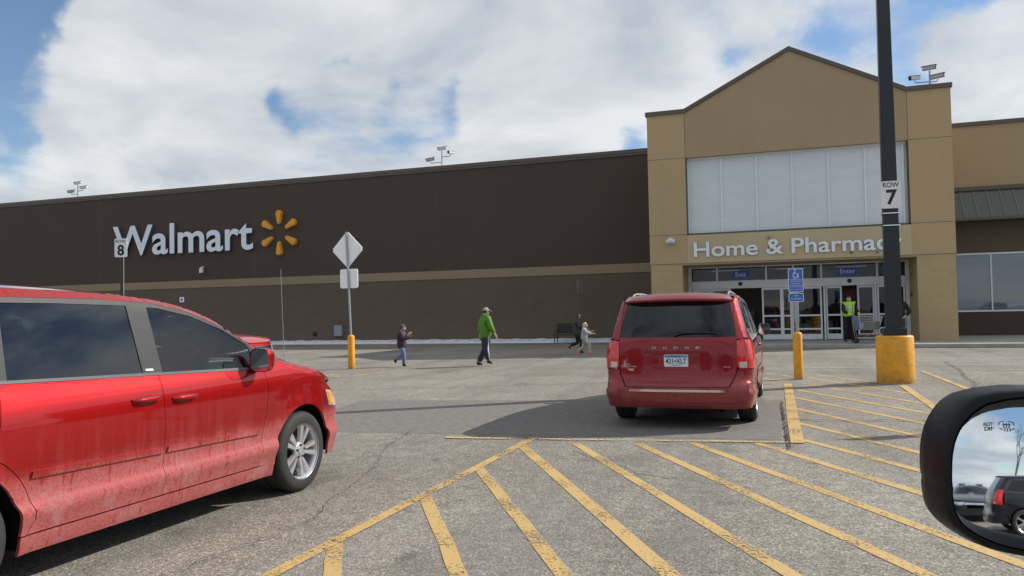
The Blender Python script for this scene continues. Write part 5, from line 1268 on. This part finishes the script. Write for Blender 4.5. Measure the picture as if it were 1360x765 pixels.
# ------------------------------------------------------------------ wing mirror of the car the picture is taken from
def mirror_unit():
    loc = Vector((0.2884, 1.0794, 1.3036))      # centre of the glass
    t = thing('wing_mirror', 'black passenger side wing mirror with AUTO DIM glass, cut by the right frame edge', 'car mirror', loc, YAW)
    k = 0.000876
    H = [(-0.1205, 0.011), (-0.119, 0.0269), (-0.1135, 0.0482), (-0.1061, 0.064), (-0.0963, 0.079), (-0.0827, 0.0905), (-0.0619, 0.097), (-0.0331, 0.1), (0.0068, 0.0995), (0.0504, 0.0965), (0.0856, 0.0875), (0.1082, 0.0685), (0.1153, 0.0372), (0.1127, -0.0034), (0.1031, -0.052), (0.0896, -0.0848), (0.0569, -0.0965), (0.0145, -0.0972), (-0.0138, -0.095), (-0.0402, -0.0905), (-0.0614, -0.0872), (-0.0776, -0.0845), (-0.0925, -0.0787), (-0.1048, -0.0696), (-0.114, -0.0617), (-0.1195, -0.0534), (-0.121, -0.0414), (-0.1215, -0.024), (-0.1197, -0.0175), (-0.1217, -0.006)]
    G = [(-0.1109, -0.0205), (-0.1096, -0.0049), (-0.107, 0.016), (-0.1024, 0.0335), (-0.094, 0.0494), (-0.0802, 0.0619), (-0.0652, 0.0701), (-0.0409, 0.0757), (-0.0113, 0.0771), (0.0322, 0.0751), (0.0678, 0.0696), (0.0877, 0.0565), (0.0931, 0.0287), (0.0901, -0.012), (0.082, -0.0487), (0.0658, -0.0712), (0.0299, -0.0771), (-0.0125, -0.0755), (-0.0407, -0.0698), (-0.0685, -0.0648), (-0.0896, -0.0585), (-0.1028, -0.0492), (-0.1092, -0.0359)]
    R = 1.3; inv = Matrix.Rotation(-YAW, 3, 'Z'); Sc = inv @ (Vector((.22443, 2.34996, 1.15488)) - loc)
    def sy(a, b):
        q = R*R - (a-Sc.x)**2 - (b-Sc.z)**2; return Sc.y - sqrt(q)
    bm = BM(); patch(bm, G, lambda a, b, o: (a, sy(a, b)-o, b), 0, .012, 0)
    bmesh.ops.recalc_face_normals(bm, faces=bm.faces[:])
    for f in bm.faces:
        if f.normal.y > 0: f.normal_flip()
    glass_o = obj('mirror_glass', bm, m_mirror, t, True)
    # housing: lip in front of the glass, recess wall, rounded shell behind
    bm = BM()
    def ring(P, y, s=1.0): return [bm.verts.new((a*s, y if not callable(y) else y(a, b), b*s)) for a, b in P]
    H2 = [tuple(Vector(p)*0.985) for p in H]
    Hs = subdiv(H, .01); N_ = len(Hs)
    # inner loop: closest glass outline, resampled by angle
    def ray_hit(P, ang):
        best = 0
        d = Vector((cos(ang), sin(ang)))
        for i in range(len(P)):
            p = Vector(P[i]); q = Vector(P[(i+1) % len(P)]); e = q-p; den = d.x*e.y-d.y*e.x
            if abs(den) < 1e-9: continue
            tt = (p.x*e.y-p.y*e.x)/den; uu = (p.x*d.y-p.y*d.x)/den
            if tt > 0 and -1e-6 <= uu <= 1+1e-6: best = max(best, tt)
        return d*best
    n = 96; A = [2*pi*i/n for i in range(n)]
    gi = [ray_hit(G, a) for a in A]; ho = [ray_hit(H, a) for a in A]
    loops = []
    def lp(fr_, yy, base=ho, sc_=1.0):
        loops.append([bm.verts.new(((g_.x+(h_.x-g_.x)*fr_)*sc_, yy(g_) if callable(yy) else yy, (g_.y+(h_.y-g_.y)*fr_)*sc_)) for g_, h_ in zip(gi, ho)])
    g0 = lambda g_: sy(g_.x, g_.y)+0.004
    lp(0.0, g0); lp(0.0, lambda g_: sy(g_.x, g_.y)-.002); lp(0.12, lambda g_: sy(g_.x, g_.y)-.008); lp(0.35, lambda g_: sy(g_.x, g_.y)-.016); lp(0.5, lambda g_: sy(g_.x, g_.y)-.021); lp(.55, lambda g_: sy(g_.x, g_.y)-.018); lp(.60, lambda g_: sy(g_.x, g_.y)-.020); lp(0.85, lambda g_: sy(g_.x, g_.y)-.018); lp(0.96, lambda g_: sy(g_.x, g_.y)-.010); lp(1.0, lambda g_: sy(g_.x, g_.y)+.004); lp(1.0, lambda g_: sy(g_.x, g_.y)+.03)
    lp(1.0, lambda g_: sy(g_.x, g_.y)+.05, sc_=.96); lp(1.0, lambda g_: .085, sc_=.80); lp(1.0, lambda g_: .105, sc_=.5)
    for a_, b_ in zip(loops, loops[1:]):
        for i in range(n): bm.faces.new((a_[i], a_[(i+1) % n], b_[(i+1) % n], b_[i]))
    bm.faces.new(loops[-1]); bmesh.ops.recalc_face_normals(bm, faces=bm.faces[:])
    obj('housing', bm, mat('mirror_housing', (.003,.0035,.005), .45, spec=.25, bump=.05, bscale=200), t, True, 60)
    bm = BM(); tube(bm, [(.13,.03,-.07), (.20,.02,-.10), (.27,-.02,-.13)], [.05,.045,.05], 12); obj('mirror_arm', bm, m_plastic, t, True, 50)
    ink = mat('mirror_ink', (.05,.07,.10), .5)
    def on(px, py): a = -.0461+(px-1336.5)*k*.98; b = .0546-(py-565.5)*k*.98; return (a, sy(a, b)-.0008, b)
    w = k*18
    for (s, px, py, ww) in (('AUTO', 1317.5, 565, 17), ('DIM', 1317, 571, 13)):
        o = text('mirror_text', s, ink, glass_o, w=ww*k, h=5.4*k, depth=.0002, loc=(0,0,0), bold=0)
        o.location = on(px, py+1.5)
    bm = BM(); cx, cy = 1336.5, 565.5
    for sx in (-1, 1):
        pts = [on(cx+sx*x, cy+y) for x, y in ((2,-5.6),(5,-5.6),(8,-4.5),(8.6,-1),(8.4,3),(6,5),(4.5,5.2))]; tube(bm, pts[:4], .0005, 5); tube(bm, pts[4:], .0005, 5)
    for x in (-3, 0, 3):
        tube(bm, [on(cx+x, cy+7.5), on(cx+x+1, cy+5), on(cx+x-.6, cy+2), on(cx+x+.4, cy-1), on(cx+x, cy-3)], .0005, 5)
        tube(bm, [on(cx+x-1.2, cy-1.2), on(cx+x, cy-3.4), on(cx+x+1.2, cy-1.2)], .0004, 5)
    obj('heater_symbol', bm, ink, glass_o)
mirror_unit()

# ------------------------------------------------------------------ people
m_skin = mat('skin', (.50,.29,.21), .55)
def skin_obj(name, V, E, Rd, m, parent, root=0, lvl=2, extra=None):
    me = bpy.data.meshes.new('s'); me.from_pydata([tuple(v) for v in V], E, []); o = bpy.data.objects.new('s', me); COL.objects.link(o)
    sk = o.modifiers.new('k', 'SKIN'); sk.use_smooth_shade = True
    for i, d in enumerate(me.skin_vertices[0].data):
        r = Rd[i]; d.radius = r if isinstance(r, tuple) else (r, r); d.use_root = (i == root)
    sb_ = o.modifiers.new('u', 'SUBSURF'); sb_.levels = lvl
    dg = bpy.context.evaluated_depsgraph_get(); dg.update()
    out = bpy.data.meshes.new_from_object(o.evaluated_get(dg)); bpy.data.objects.remove(o)
    out.materials.clear()
    if extra:
        bm = BM(); bm.from_mesh(out); extra(bm); bm.to_mesh(out); bm.free()
    return obj(name, out, m, parent, True)
def person(label, loc, rz, sc, J, fit, child=False, lean=0.0):
    """J: joint positions for a 1.75 m figure, facing +Y"""
    t = thing('person', label, 'person', loc, rz); t.scale = (sc, sc, sc)
    hs = 1.25 if child else 1.0
    D = dict(pelvis=(0,0,.95), waist=(0,0,1.08), chest=(0,0,1.30), neck=(0,.0,1.47), head=(0,.02,1.60), sr=(.185,0,1.41), sl=(-.185,0,1.41), er=(.24,-.02,1.13), el=(-.24,-.02,1.13), wr=(.25,.08,.90), wl=(-.25,.08,.90),
             hr=(.095,0,.90), hl=(-.095,0,.90), kr=(.10,.02,.50), kl=(-.10,.02,.50), ar=(.10,-.02,.09), al=(-.10,-.02,.09), fr=0, fl=0)
    D.update(J)
    P = {k: Vector(v) for k, v in D.items() if not isinstance(v, (int, float))}; bk = fit.get('bulk', 1.12)
    def foot(a, kn, ang):
        sh = (P[a]-P[kn]).normalized(); f = Vector((0, cos(radians(ang)), sin(radians(ang)))); return P[a]+f*.14+Vector((0,0,-.035 if abs(ang) < 10 else 0)), P[a]-f*.05+Vector((0,0,-.04))
    tr, hlr = foot('ar', 'kr', D['fr']); tl, hll = foot('al', 'kl', D['fl'])
    # body
    V = [P['pelvis'], P['waist'], P['chest'], P['neck'], P['head']-Vector((0,.01,.07))]; E = [(0,1),(1,2),(2,3),(3,4)]; Rd = [(.14,.10),(.12,.09),(.15,.10),(.058,.058),(.055,.055)]
    def add(p, par, r): V.append(Vector(p)); E.append((par, len(V)-1)); Rd.append(r); return len(V)-1
    for s_, sgn in (('r', 1), ('l', -1)):
        a = add(P['s'+s_], 2, .055); b = add(P['e'+s_], a, .042); w = add(P['w'+s_], b, .028)
        d = (P['w'+s_]-P['e'+s_]).normalized(); side = d.cross(Vector((sgn, .2, 0))).normalized()
        pm = add(P['w'+s_]+d*.055, w, (.036,.018))
        for q, ln in zip((-.027, -.009, .009, .027), (.062, .075, .08, .065)):
            f1 = add(P['w'+s_]+d*(.095)+side*q, pm, .0095); f2 = add(P['w'+s_]+d*(.095+ln*.5)+side*q+Vector((-sgn*.008,.006,0)), f1, .009); add(P['w'+s_]+d*(.095+ln*.8)+side*q+Vector((-sgn*.022,.012,0)), f2, .0075)
        t1 = add(P['w'+s_]+d*.04-side*.04, w, .011); add(P['w'+s_]+d*.085-side*.058, t1, .009)
        h = add(P['h'+s_], 0, .08); k = add(P['k'+s_], h, .05); an = add(P['a'+s_], k, .034); add((tr if s_ == 'r' else tl), an, .03)
    hd = P['head']
    def headgeo(bm):
        r = bmesh.ops.create_icosphere(bm, subdivisions=3, radius=1.0)
        for v in r['verts']:
            x, y, z = v.co
            jaw = 1-.22*max(0, -z); yy = y*.094 - (.012 if (z < -.2 and y < 0) else 0)
            nose = .022*math.exp(-((x*3.2)**2+((z+.12)*4.2)**2)) if y > .5 else 0
            eye = -.008*(math.exp(-(((abs(x)-.36)*5)**2+((z-.05)*7)**2))) if y > .5 else 0
            v.co = hd + Vector((x*.076*jaw, yy+nose+eye+(.008 if z < -.5 and y > 0 else 0), z*.115))*hs
        for sx in (-1, 1):
            r = bmesh.ops.create_icosphere(bm, subdivisions=1, radius=1.0)
            for v in r['verts']: v.co = hd + Vector((sx*.078+v.co.x*.010, -.005+v.co.y*.018, -.005+v.co.z*.030))*hs
        for f in bm.faces: f.smooth = True
    body = skin_obj('body', V, E, Rd, fit.get('skinm', m_skin), t, 0, 2, headgeo)
    bm = BM()
    for sx in (-1, 1):
        r = bmesh.ops.create_icosphere(bm, subdivisions=2, radius=.0095*hs)
        for v in r['verts']: v.co += hd+Vector((sx*.029, .079, .006))*hs
    obj('eye', bm, m_black, body, True); bm = BM()
    r = bmesh.ops.create_icosphere(bm, subdivisions=2, radius=1)
    for v in r['verts']: v.co = hd+Vector((v.co.x*.024, .080+v.co.y*.006, -.055+v.co.z*.006))*hs
    obj('mouth', bm, mat('lips', (.35,.12,.10), .5), body, True)
    # trousers
    V = [P['pelvis']+Vector((0,0,.06)), P['pelvis']]; E = [(0,1)]; Rd = [(.155,.115),(.16,.125)]
    lw = fit.get('legw', 1.0)
    for s_ in 'rl':
        h = add(P['h'+s_]-Vector((0,0,.05)), 1, .105*lw); k = add(P['k'+s_], h, .080*lw); add(P['k'+s_].lerp(P['a'+s_], .55), k, .075*lw); add(P['a'+s_]+(P['k'+s_]-P['a'+s_])*.07, len(V)-1, .072*lw)
    tro = skin_obj('trousers', V, E, Rd, fit['trousers'], t, 1)
    if fit.get('stripe'):
        for s_, sg_ in (('r', 1), ('l', -1)):
            bm = BM(); pts = [P['h'+s_]+Vector((sg_*.105*lw,0,0)), P['k'+s_]+Vector((sg_*.080*lw,0,0)), P['a'+s_]+Vector((sg_*.070*lw,0,.04))]; tube(bm, pts, .022, 6); obj('stripe', bm, fit['stripe'], tro, True)
    # shoes
    for s_, toe, heel, kn in (('r', tr, hlr, 'kr'), ('l', tl, hll, 'kl')):
        a = P['a'+s_]; up_ = (P[kn]-a).normalized()
        V = [a+up_*fit.get('boot', .06), a+Vector((0,0,-.02)), heel, toe]; E = [(0,1),(1,2),(1,3)]; Rd = [.052*fit.get('bw',1), .052, (.042,.040), (.045,.032)]
        skin_obj('shoe', V, E, Rd, fit['shoes'], t, 1)
    # jacket
    hem = P['pelvis']+Vector((0,0,-fit.get('hem', .05)))
    V = [hem, P['waist'], P['chest'], P['neck']-Vector((0,.01,.01))]; E = [(0,1),(1,2),(2,3)]; Rd = [(.19*bk,.160*bk),(.18*bk,.155*bk),(.19*bk,.150*bk),(.080,.080)]
    for s_ in 'rl':
        a = add(P['s'+s_], 2, .095*bk); b = add(P['e'+s_], a, .078*bk); add(P['e'+s_].lerp(P['w'+s_], .9), b, .058*bk)
    jk = skin_obj('jacket', V, E, Rd, fit['jacket'], t, 2)
    if fit.get('hood'):
        hp = P['neck']; 
        if fit.get('hood') == 'up': skin_obj('hood', [hp-Vector((0,.03,.02)), hd+Vector((0,-.03,.0)), hd+Vector((0,-.01,.05))], [(0,1),(1,2)], [.085,(.115*hs),(.10*hs)], fit.get('hoodm', fit['jacket']), jk, 1)
        else: skin_obj('hood', [hp+Vector((-.08,-.03,.0)), hp+Vector((0,-.085,.0)), hp+Vector((.08,-.03,.0))], [(0,1),(1,2)], [.06,.085,.06], fit.get('hoodm', fit['jacket']), jk, 1)
    if fit.get('vest'):
        V = [hem+Vector((0,0,.08)), P['waist'], P['chest'], P['neck']-Vector((0,.01,.07))]; E = [(0,1),(1,2),(2,3)]; Rd = [(.215,.185),(.21,.178),(.222,.175),(.13,.11)]
        vt = skin_obj('vest', V, E, Rd, fit['vest'], t, 2)
        bm = BM()
        for z in (1.12, 1.24): lathe(bm, [(.212, z), (.214, z+.035)], 28, 'Z', (0, 0, 0))
        for v in bm.verts: v.co.y *= .86; v.co.x *= 1.03
        for sx in (-.10, .10): box(bm, sx-.022, sx+.022, -.196, .198, 1.05, 1.44)
        o = obj('reflective_band', bm, mat('reflective', (.45,.48,.42), .4), vt)
    # hair or hat
    def cap(bm, hatlike):
        r = bmesh.ops.create_icosphere(bm, subdivisions=3, radius=1.0)
        kill = []
        for v in r['verts']:
            x, y, z = v.co
            lim = -.35 if y < .25 else .28
            if hatlike: lim = .18
            if z < lim - (.9 if fit.get('long') and y < .1 else 0): kill.append(v); continue
            v.co = hd + Vector((x*.087, y*.104-.004, z*.126+.004))*hs
        bmesh.ops.delete(bm, geom=kill, context='VERTS')
        g2 = bmesh.ops.solidify(bm, geom=bm.faces[:], thickness=.008)
    bm = BM(); cap(bm, False); obj('hair', bm, fit['hair'], body, True)
    if fit.get('hat'):
        bm = BM(); cap(bm, True)
        for v in bm.verts: v.co = hd+(v.co-hd)*1.07
        if fit.get('brim'):
            vs0 = [(hd.x+.078*cos(a_), hd.y+.06+.115*sin(a_), hd.z+.045-.02*sin(a_)) for a_ in [pi*i/10 for i in range(11)]]
            a1 = [bm.verts.new(p) for p in vs0]; b1 = [bm.verts.new((p[0], p[1], p[2]-.010)) for p in vs0]
            bm.faces.new(a1); bm.faces.new(list(reversed(b1)))
            for i in range(10): bm.faces.new((a1[i], b1[i], b1[i+1], a1[i+1]))
        obj('hat', bm, fit['hat'], body, True, 50)
    if fit.get('gloves'):
        for s_ in 'rl':
            d = (P['w'+s_]-P['e'+s_]).normalized(); w0 = P['w'+s_]; side = d.cross(Vector((1, .2, 0))).normalized()
            V = [w0-d*.02, w0+d*.06]; E = [(0,1)]; Rd = [.040,(.048,.030)]
            for q in (-.028,-.009,.009,.028): f1 = add(w0+d*.11+side*q, 1, .015); add(w0+d*.165+side*q, f1, .012)
            add(w0+d*.07-side*.06, 1, .015); skin_obj('glove', V, E, Rd, fit['gloves'], t, 0)
    return t
m_green = mat('jacket_green', (.072,.205,.010), .7, noise=.25, scale=7); m_navy = mat('trousers_navy', (.022,.022,.045), .8, noise=.2, scale=9)
m_jeans = mat('jeans', (.14,.19,.33), .85, noise=.3, scale=9); m_plum = mat('coat_plum', (.040,.022,.045), .8, noise=.2, scale=8)
m_boots = mat('boots_brown', (.030,.020,.018), .6); m_hair = mat('hair_dark', (.020,.014,.010), .7); m_blond = mat('hair_blond', (.55,.42,.20), .6); m_beanie = mat('beanie', (.10,.075,.06), .9, noise=.3, scale=20)
m_cap = mat('cap_grey', (.30,.29,.27), .8); m_camo = mat('camo', (.085,.085,.06), .85, noise=1, scale=11, color2=(.012,.014,.012), detail=2); m_grey = mat('coat_print', (.50,.50,.52), .85, noise=1, scale=16, color2=(.20,.21,.24), detail=3)
m_pink = mat('boots_pink', (.65,.25,.35), .6); m_blackcloth = mat('cloth_black', (.010,.010,.012), .85); m_hiviz = mat('hi_vis', (.48,.95,.03), .6, noise=.12, scale=6, emit=None)
m_leg2 = mat('leggings_print', (.45,.44,.40), .8, noise=1, scale=14, color2=(.22,.22,.21), detail=2)
RX = -pi/2
person('man in a bright green jacket and cap striding away across the lot', (-8.20, 21.6, 0), radians(-48), .985,
  dict(kr=(.12,-.02,.50), ar=(.14,.02,.15), fr=-28, kl=(-.12,.03,.50), al=(-.14,-.20,.09), fl=0, er=(.25,.06,1.16), wr=(.26,.18,.94), el=(-.25,-.08,1.16), wl=(-.25,-.08,.90)),
  dict(jacket=m_green, trousers=m_navy, shoes=m_boots, hair=m_hair, hat=m_cap, brim=True, hood='down', stripe=mat('stripe_white', (.6,.6,.62), .7), hem=.20, legw=1.25, bulk=1.17))
person('small child in a plum coat, jeans and brown boots walking alone', (-10.72, 21.2, 0), radians(-80), .70,
  dict(kr=(.10,.12,.52), ar=(.10,.10,.09), fr=0, kl=(-.10,.0,.50), al=(-.10,-.36,.26), fl=-55, er=(.22,.16,1.16), wr=(.12,.34,1.36), el=(-.22,.14,1.18), wl=(-.12,.30,1.30), head=(0,.05,1.63), neck=(0,.02,1.48), chest=(0,.02,1.30)),
  dict(jacket=m_plum, trousers=m_jeans, shoes=m_boots, hair=m_hair, hat=m_beanie, hood='down', hoodm=mat('hood_grey', (.30,.28,.30), .8), boot=.24, bw=1.35, hem=.26, bulk=1.38, legw=1.2), child=True)
person('boy in a dark camouflage coat running beside the blond girl', (-6.92, 27.4, 0), radians(-70), .86,
  dict(kr=(.10,.16,.56), ar=(.10,.12,.14), fr=0, kl=(-.10,.02,.50), al=(-.10,-.34,.38), fl=-70, er=(.24,.10,1.16), wr=(.20,.32,1.10), el=(-.25,-.12,1.16), wl=(-.26,-.02,.94), head=(0,.06,1.62), neck=(0,.03,1.48)),
  dict(jacket=m_camo, trousers=m_blackcloth, shoes=m_boots, hair=mat('hair_brown', (.06,.035,.022), .7), hood='down', long=True, hem=.24, bulk=1.3), child=False)
person('blond girl in a grey patterned coat and pink boots running', (-6.38, 26.2, 0), radians(-78), .655,
  dict(kr=(.10,.28,.66), ar=(.10,.24,.24), fr=10, kl=(-.10,-.06,.52), al=(-.10,-.42,.22), fl=-45, er=(.24,.16,1.22), wr=(.20,.42,1.20), el=(-.25,.14,1.26), wl=(-.30,.36,1.32), head=(0,.06,1.63), neck=(0,.03,1.48)),
  dict(jacket=m_grey, trousers=m_leg2, shoes=m_pink, hair=m_blond, long=True, hood='down', boot=.22, bw=1.3, hem=.12, bulk=1.25, legw=1.1), child=True)
person('worker in a neon yellow vest and gloves pushing a loaded cart at the doors', (2.40, 32.75, .15), radians(200), 1.04,
  dict(er=(.25,.14,1.16), wr=(.18,.40,1.08), el=(-.25,.14,1.16), wl=(-.18,.40,1.08), kl=(-.10,.10,.52), al=(-.10,.06,.09), ar=(.10,-.12,.10), fr=0, head=(0,.04,1.60)),
  dict(jacket=m_blackcloth, trousers=m_blackcloth, shoes=m_boots, hair=m_hair, vest=m_hiviz, gloves=m_hiviz, hem=.10, bulk=.98))
person('shopper in a black coat with an elbow out, mostly hidden behind the light pole', (4.18, 32.9, .15), radians(165), 1.02,
  dict(er=(.30,-.04,1.14), wr=(.20,.16,1.04), el=(-.34,-.06,1.13), wl=(-.20,.10,.98)),
  dict(jacket=m_blackcloth, trousers=mat('trousers_dark', (.03,.03,.035), .8), shoes=m_boots, hair=m_hair, hat=m_blackcloth, hem=.16, legw=1.1))

# ------------------------------------------------------------------ shopping cart with its load
ct = thing('shopping_cart', 'wire shopping cart with a blue handle and dark red tray, pushed by the worker', 'shopping cart', (3.0, 32.15, .15), radians(-102))
bm = BM(); m_wire = mat('wire', (.34,.36,.38), .35, metal=.7)
def bx(z, y0, y1, w): return [(-w, y0, z), (w, y0, z), (w, y1, z), (-w, y1, z)]
lo, hi = (-.42, .36, .22), (-.50, .50, .29)
for i in range(9):
    f = i/8; z = .52+.48*f; y0 = lo[0]+(hi[0]-lo[0])*f; y1 = lo[1]+(hi[1]-lo[1])*f; w = lo[2]+(hi[2]-lo[2])*f; c = bx(z, y0, y1, w); tube(bm, c+[c[0]], .009 if i < 8 else .016, 5, False)
for i in range(15):
    f = i/14
    for sx in (-1, 1): tube(bm, [(sx*lo[2], lo[0]+(lo[1]-lo[0])*f, .52), (sx*hi[2], hi[0]+(hi[1]-hi[0])*f, 1.0)], .007, 4, False)
    tube(bm, [(-lo[2], lo[0]+(lo[1]-lo[0])*f, .52), (lo[2], lo[0]+(lo[1]-lo[0])*f, .52)], .007, 4, False)
for i in range(9):
    f = -1+2*i/8
    for k in (0, 1): tube(bm, [(f*lo[2], lo[k], .52), (f*hi[2], hi[k], 1.0)], .007, 4, False)
obj('basket', bm, m_wire, ct)
bm = BM()
for sx in (-1, 1): tube(bm, [(sx*.27,-.50,1.0), (sx*.25,-.46,.5), (sx*.24,-.42,.22), (sx*.20,.46,.24)], .014, 8); tube(bm, [(sx*.22,.36,.52),(sx*.21,-.1,.24)], .010, 6)
obj('frame', bm, m_wire, ct, True, 40)
bm = BM(); tube(bm, [(-.29,-.55,1.04),(.29,-.55,1.04)], .02, 10); obj('handle', bm, mat('cart_blue', (.03,.09,.45), .4), ct, True, 40)
bm = BM(); box(bm, -.20, .20, -.36, .40, .25, .33, .02); obj('tray', bm, mat('cart_maroon', (.12,.015,.02), .5), ct)
bm = BM(); box(bm, -.13, .13, -.44, -.40, .75, 1.05, .01); obj('child_seat', bm, MATS['cart_blue'], ct)
for sx in (-1, 1):
    for y in (-.40, .42):
        bm = BM(); lathe(bm, [(.001,-.016),(.06,-.016),(.064,0),(.06,.016),(.001,.016)], 16, 'X', (sx*.21, y, .065)); w_ = obj('wheel', bm, m_rubber, ct, True, 40); bm = BM(); tube(bm, [(sx*.21,y,.07),(sx*.21,y-.01,.25)], .012, 6); obj('fork', bm, m_darkmetal, w_)
RT = Matrix.Translation((3.0, 32.15, .15)) @ Matrix.Rotation(radians(-102), 4, 'Z')
def load(name, label, cat, x, y, z0, dims, m, bev=.01):
    bm = BM(); box(bm, -dims[0]/2, dims[0]/2, -dims[1]/2, dims[1]/2, 0, dims[2], bev); o = obj(name, bm, m); o.location = RT @ Vector((x, y, z0)); o.rotation_euler = (0, 0, radians(-102)); return tag(o, label, cat)
load('cardboard_box', 'grey brown cardboard box lying in the shopping cart basket', 'box', 0, .10, .53, (.34,.36,.28), mat('card', (.22,.19,.16), .8, noise=.15, scale=6))
load('grocery_bag', 'white plastic grocery bag bulging in the cart behind the box', 'bag', .02, -.20, .53, (.30,.18,.24), mat('bag_white', (.55,.55,.55), .5, bump=.8, bscale=25), .06)

load('blue_case', 'blue plastic case standing in the cart between the bag and the handle', 'case', -.02, -.36, .53, (.30,.10,.40), MATS['cart_blue'], .02)
load('carrier_bag', 'dark carrier bag slumped at the front end of the shopping cart', 'bag', .02, .34, .53, (.26,.14,.30), mat('bag_dark', (.05,.05,.06), .5, bump=.8, bscale=25), .05)
